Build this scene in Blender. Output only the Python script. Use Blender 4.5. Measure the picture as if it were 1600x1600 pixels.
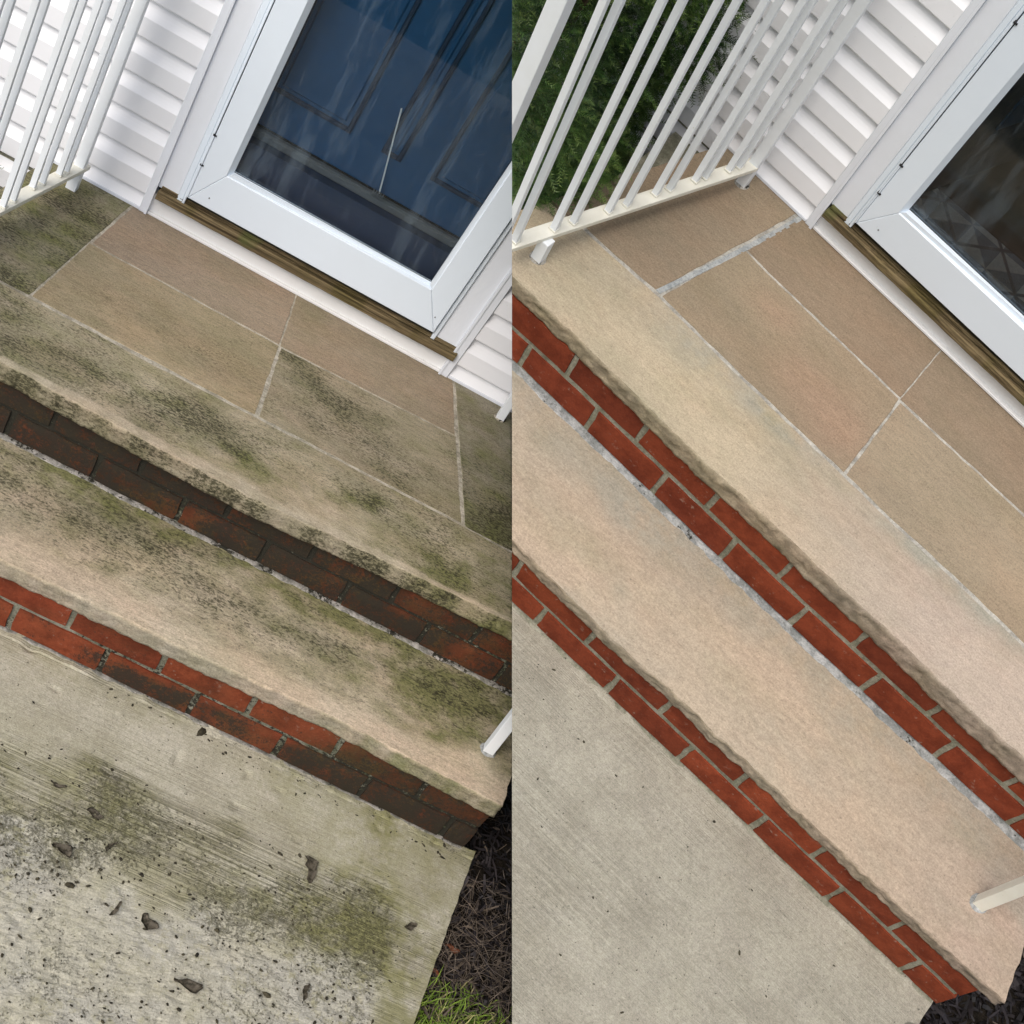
import bpy, bmesh, math, random
from mathutils import Matrix, Vector, noise
import numpy as np
random.seed(7); rng = np.random.default_rng(11)
C = bpy.context.scene.collection
for o in list(bpy.data.objects): bpy.data.objects.remove(o)

# ---------------------------------------------------------------- the two half porches, each with its own frame
# local axes of a porch: x along the house wall, y out of the wall (street side negative), z up, 0 = platform top
VL = (Matrix(((0.868704,0.128035,0.478497,-0.710827),(0.462566,-0.555196,-0.691223,-0.665702),(0.177159,0.821805,-0.541526,3.822721),(0,0,0,1))))
VR = (Matrix(((0.724973,0.617653,0.304828,0.744753),(0.679464,-0.568783,-0.463481,-0.651911),(-0.112889,0.543131,-0.832025,3.327365),(0,0,0,1))))
upc = (VL.col[2].to_3d()+VR.col[2].to_3d()).normalized()
fw = Vector((0,0,1)); fw = (fw-upc*fw.dot(upc)).normalized(); rt = fw.cross(upc)
CAM = Vector((0,0,2.1))
W3 = Matrix((rt,fw,upc))
W4 = Matrix.Translation(CAM) @ W3.to_4x4()
M = {'L': W4@VL, 'R': W4@VR}
CUT = {'L': (Vector((-0.868704,-0.128035,-0.478497)), 0.710827), 'R': (Vector((0.724973,0.617653,0.304828)), 0.744753)}  # keep n.P+d > 0

# ---------------------------------------------------------------- camera, sky, sun, exposure
cd = bpy.data.cameras.new('camera'); cam = bpy.data.objects.new('camera', cd); C.objects.link(cam)
cd.sensor_width = 36; cd.sensor_fit = 'HORIZONTAL'; cd.lens = 2200/1600*36; cd.clip_start = .05; cd.clip_end = 500
cam.matrix_world = W4 @ Matrix(((1,0,0,0),(0,-1,0,0),(0,0,-1,0),(0,0,0,1)))
bpy.context.scene.camera = cam
SUN_EL, SUN_AZ = math.radians(54), math.radians(199)     # azimuth measured clockwise from +Y
world = bpy.data.worlds.new('World'); bpy.context.scene.world = world; world.use_nodes = True
wn = world.node_tree.nodes; wn.clear()
sky = wn.new('ShaderNodeTexSky'); sky.sky_type = 'NISHITA'; sky.sun_disc = False
sky.sun_elevation = SUN_EL; sky.sun_rotation = SUN_AZ; sky.air_density = 1.0; sky.dust_density = 3.5; sky.ozone_density = .6
hs = wn.new('ShaderNodeHueSaturation'); hs.inputs['Saturation'].default_value = .70
bg = wn.new('ShaderNodeBackground'); bg.inputs['Strength'].default_value = .15
wo = wn.new('ShaderNodeOutputWorld')
world.node_tree.links.new(sky.outputs[0], hs.inputs['Color']); world.node_tree.links.new(hs.outputs[0], bg.inputs[0]); world.node_tree.links.new(bg.outputs[0], wo.inputs[0])
sd = bpy.data.lights.new('sun','SUN'); sd.energy = 1.35; sd.angle = math.radians(42); sd.color = (1,.965,.91)
so = bpy.data.objects.new('sun', sd); C.objects.link(so)
sdir = Vector((math.sin(SUN_AZ)*math.cos(SUN_EL), math.cos(SUN_AZ)*math.cos(SUN_EL), math.sin(SUN_EL)))
so.rotation_euler = sdir.to_track_quat('Z','Y').to_euler(); so.location = (0,0,6)
vs = bpy.context.scene.view_settings
vs.view_transform = 'Standard'; vs.look = 'None'; vs.gamma = 1; vs.use_curve_mapping = False; vs.exposure = 0.17
bpy.context.scene.render.resolution_x = 1024; bpy.context.scene.render.resolution_y = 1024

# ---------------------------------------------------------------- node helpers
class NM:
    def __init__(s, name, rough=.8, spec=.3):
        s.m = bpy.data.materials.new(name); s.m.use_nodes = True; s.t = s.m.node_tree; s.n = s.t.nodes; s.n.clear()
        s.out = s.n.new('ShaderNodeOutputMaterial'); s.b = s.n.new('ShaderNodeBsdfPrincipled'); s.l(s.b.outputs[0], s.out.inputs[0])
        s.b.inputs['Roughness'].default_value = rough; s.b.inputs['Specular IOR Level'].default_value = spec
        s.tc = s.n.new('ShaderNodeTexCoord').outputs['Object']
    def l(s, a, b): s.t.links.new(a, b)
    def sock(s, v, i):
        if isinstance(v, bpy.types.NodeSocket): s.l(v, i)
        elif isinstance(v, (int, float)): i.default_value = v
        else: i.default_value = (*v, 1) if len(v) == 3 and len(i.default_value) == 4 else v
    def map(s, sc=(1,1,1), rot=(0,0,0), src=None, loc=(0,0,0)):
        k = s.n.new('ShaderNodeMapping'); s.l(src or s.tc, k.inputs[0]); k.inputs['Scale'].default_value = sc; k.inputs['Rotation'].default_value = rot; k.inputs['Location'].default_value = loc
        return k.outputs[0]
    def noise(s, scale, det=4, rough=.6, vec=None, dist=0, loc=None):
        k = s.n.new('ShaderNodeTexNoise'); s.l(vec or s.tc, k.inputs['Vector']); k.inputs['Scale'].default_value = scale
        k.inputs['Detail'].default_value = det; k.inputs['Roughness'].default_value = rough; k.inputs['Distortion'].default_value = dist
        return k.outputs['Fac']
    def vor(s, scale, vec=None, feat='F1', out='Distance', rnd=1):
        k = s.n.new('ShaderNodeTexVoronoi'); s.l(vec or s.tc, k.inputs['Vector']); k.inputs['Scale'].default_value = scale; k.feature = feat; k.inputs['Randomness'].default_value = rnd
        return k.outputs[out]
    def math(s, op, a, b=0, c=0, clamp=False):
        k = s.n.new('ShaderNodeMath'); k.operation = op; k.use_clamp = clamp
        s.sock(a, k.inputs[0]); s.sock(b, k.inputs[1]); s.sock(c, k.inputs[2]); return k.outputs[0]
    def rng(s, v, a, b, c=0, d=1):
        k = s.n.new('ShaderNodeMapRange'); k.interpolation_type = 'SMOOTHSTEP'; s.sock(v, k.inputs['Value'])
        s.sock(a, k.inputs['From Min']); s.sock(b, k.inputs['From Max']); k.inputs['To Min'].default_value = c; k.inputs['To Max'].default_value = d
        return k.outputs['Result']
    def mix(s, f, a, b, mode='MIX'):
        k = s.n.new('ShaderNodeMix'); k.data_type = 'RGBA'; k.blend_type = mode
        s.sock(f, k.inputs[0]); s.sock(a, k.inputs[6]); s.sock(b, k.inputs[7]); return k.outputs[2]
    def scl(s, col, v):      # multiply colour by value
        k = s.n.new('ShaderNodeVectorMath'); k.operation = 'SCALE'; s.sock(col, k.inputs[0]); s.sock(v, k.inputs['Scale']); return k.outputs[0]
    def attr(s, name):
        k = s.n.new('ShaderNodeAttribute'); k.attribute_name = name; return k
    def sep(s, c):
        k = s.n.new('ShaderNodeSeparateColor'); s.l(c, k.inputs[0]); return k.outputs
    def rand(s): return s.n.new('ShaderNodeObjectInfo').outputs['Random']
    def col(s, c): s.sock(c, s.b.inputs['Base Color'])
    def bump(s, h, dist=.002, strength=1):
        k = s.n.new('ShaderNodeBump'); s.l(h, k.inputs['Height']); k.inputs['Distance'].default_value = dist; k.inputs['Strength'].default_value = strength
        s.l(k.outputs[0], s.b.inputs['Normal'])

def stone_mat(name, dirty):
    m = NM(name, .85, .2)
    mask = m.sep(m.attr('Mask').outputs['Color']); tint = m.attr('Tint').outputs['Color']
    streak = m.map((.35,1,1), (0,0,.12))
    broad = m.noise(3.2, 4, .55, streak); mid = m.noise(14, 5, .62, streak); fine = m.noise(240, 3, .7); grit = m.noise(95, 4, .75, streak)
    warm = m.rng(m.noise(5.5, 4, .6, m.map((.6,1,1), (0,0,.4), loc=(4,2,0))), .42, .62); cool = m.rng(m.noise(7, 5, .65, m.map((.5,1,1), (0,0,-.3), loc=(1,7,0))), .46, .66)
    c = m.mix(m.rng(broad, .35, .66), (.90,.90,.89), (1.07,1.05,1.02))
    c = m.mix(m.math('MULTIPLY', warm, .55 if dirty else .38), c, m.mix(1, c, (1.06,.95,.91), 'MULTIPLY'))
    c = m.mix(m.math('MULTIPLY', cool, .75 if dirty else .5), c, m.mix(1, c, (.86,.90,.85), 'MULTIPLY'))
    c = m.mix(1, c, tint, 'MULTIPLY')
    c = m.mix(m.rng(mid, .52, .74, 0, .35), c, m.mix(1, c, (.82,.84,.84), 'MULTIPLY'))
    k1, k2 = (1.3, 1.0) if dirty else (1.05, .72); g = m.math('ADD', m.math('MULTIPLY', fine, k1), m.math('MULTIPLY', grit, k2))
    G = m.math('ADD', g, 1-.5*(k1+k2)); c = m.scl(c, G)
    # sparse dark grains
    spot = m.rng(m.noise(170, 2, .5), .66, .72)
    c = m.mix(m.math('MULTIPLY', spot, .4), c, (.09,.075,.055))
    # grey-olive soiling film
    film = m.math('MULTIPLY', m.math('MULTIPLY', mask[0], 1.25), m.rng(m.noise(7, 7, .66, m.map((.6,1,1), (0,0,.12))), .24, .66), clamp=True)
    c = m.mix(m.math('MULTIPLY', film, .70), c, m.scl(m.mix(m.noise(50,3,.6), (.115,.104,.052), (.185,.170,.098)), G))
    # green film
    al = m.math('MULTIPLY', m.math('MULTIPLY', mask[1], 1.25), m.rng(m.noise(9, 7, .68, m.map((.7,1,1))), .24, .64), clamp=True)
    c = m.mix(m.math('MULTIPLY', al, .85), c, m.scl(m.mix(m.noise(60,3,.6), (.105,.110,.028), (.20,.205,.075)), G))
    # fine dark lichen specks whose density follows the mask
    sp = m.math('ADD', m.math('MULTIPLY', m.noise(175, 4, .75, m.map((.55,1,1), (0,0,.10))), .84), m.math('MULTIPLY', m.noise(30, 5, .7, streak), .16))
    lo = m.math('SUBTRACT', .610, m.math('MULTIPLY', mask[0], .19))
    df = m.rng(sp, lo, m.math('ADD', lo, .13))
    dk = m.mix(m.rng(m.noise(45,3,.6), .4, .62), (.030,.027,.015), (.070,.064,.036))
    c = m.mix(m.math('MULTIPLY', df, m.math('ADD', .32, m.math('MULTIPLY', mask[0], .62)), clamp=True), c, dk)
    # pale mineral film
    c = m.mix(m.math('MULTIPLY', mask[2], m.rng(m.noise(9 if not dirty else 30,5,.7), .3, .6)), c, m.scl((.50,.49,.45) if dirty else (.325,.305,.245), G))
    m.col(c)
    h = m.math('ADD', m.math('MULTIPLY', grit, 1.0), m.math('MULTIPLY', fine, .5))
    m.bump(h, .0016 if not dirty else .0026, .8)
    m.l(m.rng(m.noise(9,4,.6), .3, .7, .72, .92), m.b.inputs['Roughness'])
    return m.m

def brick_mat(name, c0, c1, dirty):
    m = NM(name, .86, .2)
    mask = m.sep(m.attr('Mask').outputs['Color']); r = m.rand()
    v = m.map((1,1,1), loc=(0,0,0))
    c = m.mix(r, c0, c1); r2 = m.math('FRACT', m.math('MULTIPLY', r, 7.31)); c = m.scl(c, m.math('ADD', .84, m.math('MULTIPLY', r2, .32)))
    c = m.mix(m.rng(m.noise(18,5,.65,v), .38, .66), c, m.mix(1, c, (.66,.60,.56), 'MULTIPLY'))
    c = m.mix(m.rng(m.noise(42,5,.75,v), .60, .72, 0, .35), c, (.36,.26,.20))
    g = m.math('ADD', m.math('MULTIPLY', m.noise(170,3,.7,v), .7), .65)
    c = m.scl(c, g)
    c = m.mix(m.rng(m.noise(75,2,.5,v), .68, .76, 0, .5), c, (.30,.22,.17))
    al = m.math('MULTIPLY', mask[1], m.rng(m.noise(26,5,.7,v), .12, .50), clamp=True)
    c = m.mix(m.math('MULTIPLY', al, .84), c, m.mix(m.rng(m.noise(14,4,.6,v), .42, .6), (.036,.024,.012), (.040,.042,.017)))
    lo = m.math('SUBTRACT', .68, m.math('MULTIPLY', mask[0], .28))
    df = m.rng(m.math('ADD', m.math('MULTIPLY', m.noise(150,5,.78,v), .6), m.math('MULTIPLY', m.noise(28,4,.7,v), .4)), lo, m.math('ADD', lo, .10))
    c = m.mix(m.math('MULTIPLY', df, .85), c, (.028,.024,.018))
    m.col(c); m.bump(m.noise(130,5,.75,v), .003 if dirty else .002, .8)
    return m.m

def mortar_mat(name, c0, c1, dirtyfac=0):
    m = NM(name, .95, .1)
    mask = m.sep(m.attr('Mask').outputs['Color'])
    c = m.mix(m.rng(m.noise(30,5,.7), .38, .62), c0, c1)
    c = m.scl(c, m.math('ADD', m.math('ADD', m.math('MULTIPLY', m.noise(200,3,.75), 1.1), m.math('MULTIPLY', m.noise(60,4,.75,m.map((.3,1,1))), .9)), 0))
    c = m.mix(m.math('MULTIPLY', mask[1], m.rng(m.noise(40,4,.7), .35, .6)), c, (.06,.07,.035))
    lo = m.math('SUBTRACT', .74, m.math('MULTIPLY', mask[0], .42))
    c = m.mix(m.rng(m.noise(90,5,.75), lo, m.math('ADD', lo, .08)), c, (.035,.033,.025))
    m.col(c); m.bump(m.noise(110,5,.75), .004, .9); return m.m

def walk_mat(name, c0, c1, dirty):
    m = NM(name, .9, .15)
    mask = m.sep(m.attr('Mask').outputs['Color'])
    broomv = m.map((2.2, 230, 1), (0,0,.02)); bn = m.noise(1, 3, .6, broomv); bn2 = m.noise(1, 2, .5, m.map((5, 520, 1)))
    c = m.mix(m.rng(m.noise(6,5,.6), .36, .64), c0, c1)
    c = m.scl(c, m.math('ADD', m.math('ADD', m.math('MULTIPLY', m.noise(300,3,.8), 1.3), m.math('MULTIPLY', m.noise(90,4,.75), .8)), -.05))
    c = m.mix(m.rng(m.vor(330), .0, .22, .5, 0), c, (.52,.50,.44))
    ba = .55 if dirty else .12
    bamt = m.math('MULTIPLY', m.rng(m.noise(4.5,3,.6), .35, .62, .35, 1), m.math('SUBTRACT', 1, mask[2], clamp=True))
    if dirty: bamt = m.math('MULTIPLY', bamt, m.math('ADD', .12, m.math('MULTIPLY', mask[0], 1.9)), clamp=True)
    broomc = m.rng(m.math('ADD', m.math('MULTIPLY', bn, .6 if dirty else .25), m.math('MULTIPLY', bn2, .4 if dirty else .75)), .44, .60)
    c = m.mix(m.math('MULTIPLY', m.math('MULTIPLY', broomc, bamt), ba*1.35), c, (.12,.11,.07))
    # small dark grains
    c = m.mix(m.rng(m.noise(115, 2, .5), .69, .74, 0, .75), c, (.06,.055,.045))
    # algae film
    al = m.math('MULTIPLY', mask[1], m.rng(m.noise(16,6,.72), .28, .6), clamp=True)
    c = m.mix(al, c, m.mix(m.noise(70,3,.6), (.17,.162,.06), (.35,.335,.165)))
    # exposed aggregate: pale with pits and green clumps
    pale = m.mix(m.rng(m.noise(4.5,3,.6),.42,.6), (.47,.44,.345), (.45,.428,.365))
    ex = m.math('MULTIPLY', mask[2], m.rng(m.noise(38,6,.75), .34, .52), clamp=True)
    c = m.mix(m.math('MULTIPLY', ex, .8), c, m.scl(pale, m.math('ADD', m.math('MULTIPLY', m.noise(230,4,.8), 2.0), .0)))
    pv = m.math('ADD', m.math('MULTIPLY', m.noise(85,5,.78), .55), m.math('MULTIPLY', m.noise(210,3,.75), .45)); pl = m.math('SUBTRACT', .60, m.math('MULTIPLY', mask[0], .15))
    pit = m.rng(pv, pl, m.math('ADD', pl, .13))
    c = m.mix(m.math('MULTIPLY', pit, .72), c, m.mix(m.noise(12,3,.6), (.06,.055,.03), (.12,.115,.065)))
    m.col(c)
    h = m.math('ADD', m.math('MULTIPLY', broomc, m.math('MULTIPLY', bamt, -.8 if dirty else -.4)), m.math('MULTIPLY', m.noise(240,3,.7), .7))
    h = m.math('SUBTRACT', h, m.math('MULTIPLY', pit, .9))
    m.bump(h, .0022, .9)
    return m.m

def paint_mat(name, c, rough=.35, dirt=.0, dcol=(.35,.33,.27), spec=.5, scale=7):
    m = NM(name, rough, spec)
    f = m.rng(m.noise(scale,4,.6,m.map((1,1,1))), .35, .7)
    cc = m.mix(m.math('MULTIPLY', f, .05+dirt*.5), c, dcol)
    cc = m.mix(m.rng(m.noise(160,2,.5), .72, .78, 0, .25+dirt), cc, dcol)
    m.col(cc); m.bump(m.noise(45,3,.5), .0004, .5)
    m.l(m.rng(m.noise(12,3,.6), .3, .7, rough*.85, rough*1.25), m.b.inputs['Roughness'])
    return m.m

def wood_mat(name):
    m = NM(name, .8, .2)
    v = m.map((1.2, 26, 60)); g = m.noise(3, 6, .7, v, .4); g2 = m.noise(9, 4, .7, v)
    pos = m.noise(6, 3, .6, m.map((1,.1,.1)))
    c = m.mix(m.rng(g, .36, .62), (.05,.034,.016), (.24,.18,.095))
    c = m.mix(m.rng(g2, .5, .62, 0, .6), c, (.075,.06,.03))
    c = m.mix(m.rng(pos, .48, .62, 0, .75), c, m.mix(1, c, (.62,.66,.42), 'MULTIPLY'))
    c = m.mix(m.rng(m.noise(5,3,.6,m.map((1,1,1),loc=(3,0,0))), .56, .66, 0, .8), c, (.10,.11,.035))
    m.col(c); m.bump(m.math('ADD', g, g2), .003, .8); return m.m

def simple_mat(name, c0, c1, scale=20, rough=.8, spec=.2, bump=.001):
    m = NM(name, rough, spec); m.col(m.mix(m.rng(m.noise(scale,5,.65), .35, .65), c0, c1))
    m.bump(m.noise(scale*3,4,.7), bump, .7); return m.m

def leaf_mat(name, c0, c1, c2=None, rough=.55):
    m = NM(name, rough, .35); t = m.attr('Tint').outputs['Color']; r = m.sep(t)
    c = m.mix(r[0], c0, c1)
    if c2: c = m.mix(r[1], c, c2)
    m.col(c); m.b.inputs['Subsurface Weight'].default_value = 0
    return m.m

def glass_mat(name, tint=(.86,.90,.92)):
    m = bpy.data.materials.new(name); m.use_nodes = True; n = m.node_tree.nodes; n.clear(); L_ = m.node_tree.links
    o = n.new('ShaderNodeOutputMaterial'); mx = n.new('ShaderNodeMixShader'); tr = n.new('ShaderNodeBsdfTransparent'); gl = n.new('ShaderNodeBsdfGlossy'); fr = n.new('ShaderNodeFresnel')
    fr.inputs['IOR'].default_value = 1.36; tr.inputs[0].default_value = (*tint,1); gl.inputs['Roughness'].default_value = .015; gl.inputs['Color'].default_value = (.95,.98,1,1)
    tcn = n.new('ShaderNodeTexCoord'); nz = n.new('ShaderNodeTexNoise'); nz.inputs['Scale'].default_value = 3.5; bp = n.new('ShaderNodeBump'); bp.inputs['Distance'].default_value = .0015; bp.inputs['Strength'].default_value = .35
    L_.new(tcn.outputs['Object'], nz.inputs['Vector']); L_.new(nz.outputs['Fac'], bp.inputs['Height']); L_.new(bp.outputs[0], gl.inputs['Normal'])
    L_.new(fr.outputs[0], mx.inputs[0]); L_.new(tr.outputs[0], mx.inputs[1]); L_.new(gl.outputs[0], mx.inputs[2])
    # pale smeared streaks painted on the pane, standing in for broken reflections
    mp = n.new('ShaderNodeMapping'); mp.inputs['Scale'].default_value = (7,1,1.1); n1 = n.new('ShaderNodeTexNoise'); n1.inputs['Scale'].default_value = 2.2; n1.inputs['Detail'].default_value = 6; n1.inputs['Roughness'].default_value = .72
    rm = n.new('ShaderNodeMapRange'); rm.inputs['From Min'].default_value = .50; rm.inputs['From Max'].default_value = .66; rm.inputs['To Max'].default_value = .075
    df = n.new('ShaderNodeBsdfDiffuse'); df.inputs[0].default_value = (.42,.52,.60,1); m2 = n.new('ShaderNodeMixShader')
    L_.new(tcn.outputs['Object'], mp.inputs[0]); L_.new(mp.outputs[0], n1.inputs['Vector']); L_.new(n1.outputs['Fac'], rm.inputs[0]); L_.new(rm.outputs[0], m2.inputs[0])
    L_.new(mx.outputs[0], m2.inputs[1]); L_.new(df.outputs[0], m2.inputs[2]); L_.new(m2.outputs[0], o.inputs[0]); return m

MAT = {
 'stoneL': stone_mat('sandstone_mossy', True), 'stoneR': stone_mat('sandstone_washed', False),
 'brickL': brick_mat('brick_grimy', (.19,.040,.017), (.25,.060,.024), True), 'brickR': brick_mat('brick_washed', (.19,.038,.016), (.27,.056,.021), False),
 'mortarL': mortar_mat('mortar_grimy', (.17,.165,.12), (.27,.265,.21)), 'mortarR': mortar_mat('mortar_washed', (.23,.225,.165), (.34,.325,.255)),
 'smear': mortar_mat('mortar_smear', (.24,.25,.24), (.44,.445,.43)), 'smearL': mortar_mat('mortar_smear_grimy', (.20,.19,.165), (.42,.39,.35)),
 'jointR': mortar_mat('joint_mortar_pale', (.33,.31,.27), (.52,.49,.43)), 'jointB': mortar_mat('joint_mortar_grey', (.30,.32,.32), (.42,.43,.42)),
 'jointL': mortar_mat('joint_mortar_aged', (.34,.305,.24), (.54,.49,.40)),
 'walkL': walk_mat('concrete_mossy', (.42,.385,.295), (.52,.485,.385), True), 'walkR': walk_mat('concrete_broomed', (.335,.31,.25), (.395,.37,.30), False),
 'siding': paint_mat('vinyl_siding_white', (.86,.865,.885), .42, .03, (.55,.54,.52), .4), 'trim': paint_mat('white_trim', (.76,.79,.84), .38, .05, (.5,.48,.42)),
 'door': paint_mat('white_aluminium', (.73,.80,.87), .33, .02, (.55,.56,.58)), 'board': paint_mat('white_board', (.78,.78,.77), .5, .12, (.45,.42,.35), .3),
 'rail': paint_mat('cream_rail_paint', (.84,.87,.89), .4, .1, (.50,.47,.36), .4, 16), 'railb': paint_mat('cream_base_rail_paint', (.80,.78,.68), .4, .25, (.50,.45,.33), .4, 22),
 'wood': wood_mat('weathered_timber'), 'blue': paint_mat('dark_blue_paint', (.011,.078,.19), .35, .02, (.01,.03,.06)),
 'bluedk': paint_mat('blue_groove_paint', (.006,.022,.06), .5, .0, (.004,.012,.03)),
 'pan': paint_mat('pan_reflection_blue', (.035,.055,.11), .5, .2, (.02,.03,.05)), 'metal': paint_mat('threshold_metal', (.17,.175,.18), .45, .3, (.06,.07,.08)),  # pan: blue-grey stands in for the reflection low in the glass
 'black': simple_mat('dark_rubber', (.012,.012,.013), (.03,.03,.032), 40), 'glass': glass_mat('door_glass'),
 'soil': simple_mat('dark_soil', (.010,.008,.006), (.030,.024,.018), 30, .95, .1, .01),
 'lawn': simple_mat('lawn_green', (.03,.055,.015), (.07,.10,.03), 12, .95, .1, .02),
 'mulch': leaf_mat('black_mulch', (.006,.005,.006), (.042,.034,.036), (.20,.155,.115), .65),
 'grass': leaf_mat('fresh_grass', (.10,.19,.018), (.27,.38,.055), (.50,.45,.20), .6),
 'yew': leaf_mat('yew_needles', (.009,.032,.007), (.065,.150,.030), (.17,.22,.06), .5),
 'bark': simple_mat('bark', (.03,.018,.010), (.07,.045,.025), 30),
 'leafdk': simple_mat('wet_leaf', (.06,.05,.03), (.24,.205,.15), 90, .6, .4, .002), 'leafor': simple_mat('orange_leaf', (.28,.09,.04), (.42,.17,.09), 60, .7, .3, .002),
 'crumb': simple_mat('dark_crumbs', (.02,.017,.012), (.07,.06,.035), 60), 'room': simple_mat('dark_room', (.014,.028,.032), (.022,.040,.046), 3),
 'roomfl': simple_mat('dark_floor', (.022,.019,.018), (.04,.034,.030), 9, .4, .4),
}
def rug_mat():
    m = NM('patterned_rug', .95, .1)
    sx = m.n.new('ShaderNodeSeparateXYZ'); m.l(m.map((1,1,1)), sx.inputs[0])
    x = m.math('MULTIPLY', sx.outputs[0], 11); y = m.math('MULTIPLY', sx.outputs[1], 11)
    a = m.math('PINGPONG', x, 1); b = m.math('PINGPONG', y, 1)
    d1 = m.math('SUBTRACT', a, b); tri = m.rng(d1, -.04, .04)
    bx = m.math('FLOOR', x); by = m.math('FLOOR', y); par = m.math('MODULO', m.math('ABSOLUTE', m.math('ADD', bx, by)), 2)
    f = m.math('ABSOLUTE', m.math('SUBTRACT', tri, par))
    e = m.math('ABSOLUTE', m.math('SUBTRACT', m.math('ADD', a, b), 1)); ln = m.rng(e, .05, .10, 1, 0)
    c = m.mix(f, (.20,.235,.26), (.62,.60,.54)); c = m.mix(ln, c, (.10,.11,.13))
    c = m.scl(c, m.math('ADD', m.math('MULTIPLY', m.noise(120,4,.7), .8), .6))
    m.col(c); m.bump(m.noise(200,3,.7), .002, .8); return m.m
MAT['rug'] = rug_mat()

# ---------------------------------------------------------------- object helpers
def thing(side, name, label, cat, base=(0,0,0), group=None):
    o = bpy.data.objects.new(name, None); C.objects.link(o); o.empty_display_size = .1
    o.matrix_world = M[side] @ Matrix.Translation(base)
    o['label'] = label; o['category'] = cat
    if group: o['group'] = group
    return o, Vector(base), side
def tag(o, label=None, cat=None, group=None, kind=None):
    if o is None: return
    if label: o['label'] = label
    if cat: o['category'] = cat
    if group: o['group'] = group
    if kind: o['kind'] = kind

def put(name, bm, mat, T=None, side=None, base=(0,0,0), smooth=False, mask=None, tint=None, fill=True, sub=None, bump_slots=None):
    """Cut the mesh (porch coordinates) where this half porch ends, then link it as ONE object. T=(empty, base, side)."""
    if T: base, side = T[1], T[2]
    base = Vector(base); n, d = CUT[side]
    co = [n.dot(v.co)+d for v in bm.verts]
    if not co or max(co) <= 0.00005: bm.free(); return None
    if min(co) < 0.00005:
        r = bmesh.ops.bisect_plane(bm, geom=bm.verts[:]+bm.edges[:]+bm.faces[:], plane_co=-n*(d-.00005), plane_no=n, clear_inner=True)
        if fill:
            eds = [e for e in r['geom_cut'] if isinstance(e, bmesh.types.BMEdge) and e.is_boundary]
            if len(eds) > 2:
                try: bmesh.ops.triangle_fill(bm, use_beauty=False, use_dissolve=False, edges=eds)
                except Exception: pass
    if len(bm.faces) == 0: bm.free(); return None
    if fill: bmesh.ops.recalc_face_normals(bm, faces=bm.faces[:])
    me = bpy.data.meshes.new(name); pc = [v.co.copy() for v in bm.verts]
    if smooth:
        for f in bm.faces: f.smooth = True
    for v in bm.verts: v.co -= base
    bm.to_mesh(me); bm.free(); me.materials.append(mat)
    for nm, fn in (('Mask', mask), ('Tint', tint)):
        if fn is None: continue
        a = me.color_attributes.new(nm, 'FLOAT_COLOR', 'POINT')
        arr = np.ones((len(pc),4), np.float32)
        for i, p in enumerate(pc): arr[i,:3] = fn(p)
        a.data.foreach_set('color', arr.ravel())
    o = bpy.data.objects.new(name, me); C.objects.link(o)
    if T and sub is None: o.parent = T[0]
    elif sub is not None: o.parent = sub
    else: o.matrix_world = M[side] @ Matrix.Translation(base)
    return o

def add_box(bm, p0, p1, bev=0, f=None):
    x0,y0,z0 = p0; x1,y1,z1 = p1
    vs = [bm.verts.new(Vector(c) if f is None else f(*c)) for c in ((x0,y0,z0),(x1,y0,z0),(x1,y1,z0),(x0,y1,z0),(x0,y0,z1),(x1,y0,z1),(x1,y1,z1),(x0,y1,z1))]
    fs = [bm.faces.new([vs[i] for i in q]) for q in ((0,3,2,1),(4,5,6,7),(0,1,5,4),(1,2,6,5),(2,3,7,6),(3,0,4,7))]
    if bev:
        es = list({e for q in fs for e in q.edges})
        bmesh.ops.bevel(bm, geom=es, offset=bev, segments=2, affect='EDGES', profile=.6)
    return vs
def bar(bm, a, b, w, h, rot=0, bev=0):
    """square bar from a to b (porch coordinates), section w x h, turned by rot about its axis"""
    a, b = Vector(a), Vector(b); z = (b-a).normalized(); ref = Vector((0,1,0)) if abs(z.y) < .9 else Vector((0,0,1))
    x = ref.cross(z).normalized(); y = z.cross(x)
    if rot: x, y = x*math.cos(rot)+y*math.sin(rot), y*math.cos(rot)-x*math.sin(rot)
    L = (b-a).length
    add_box(bm, (-w/2,-h/2,0), (w/2,h/2,L), bev, lambda p,q,r: a+x*p+y*q+z*r)
def fbm(x, y, z=0, o=4): return noise.fractal(Vector((x,y,z)), 1.0, 2.0, o)
def blob(x, y, cx, cy, rx, ry): return math.exp(-((x-cx)/rx)**2-((y-cy)/ry)**2)
def cl(v, a=0, b=1): return max(a, min(b, v))

def poly_at(pl, s):
    ds = [0]
    for a, b in zip(pl, pl[1:]): ds.append(ds[-1]+math.hypot(b[0]-a[0], b[1]-a[1]))
    t = s*ds[-1]
    for i in range(len(pl)-1):
        if t <= ds[i+1]+1e-9:
            k = (t-ds[i])/(ds[i+1]-ds[i]); return (pl[i][0]+k*(pl[i+1][0]-pl[i][0]), pl[i][1]+k*(pl[i+1][1]-pl[i][1]))
    return pl[-1]

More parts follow.
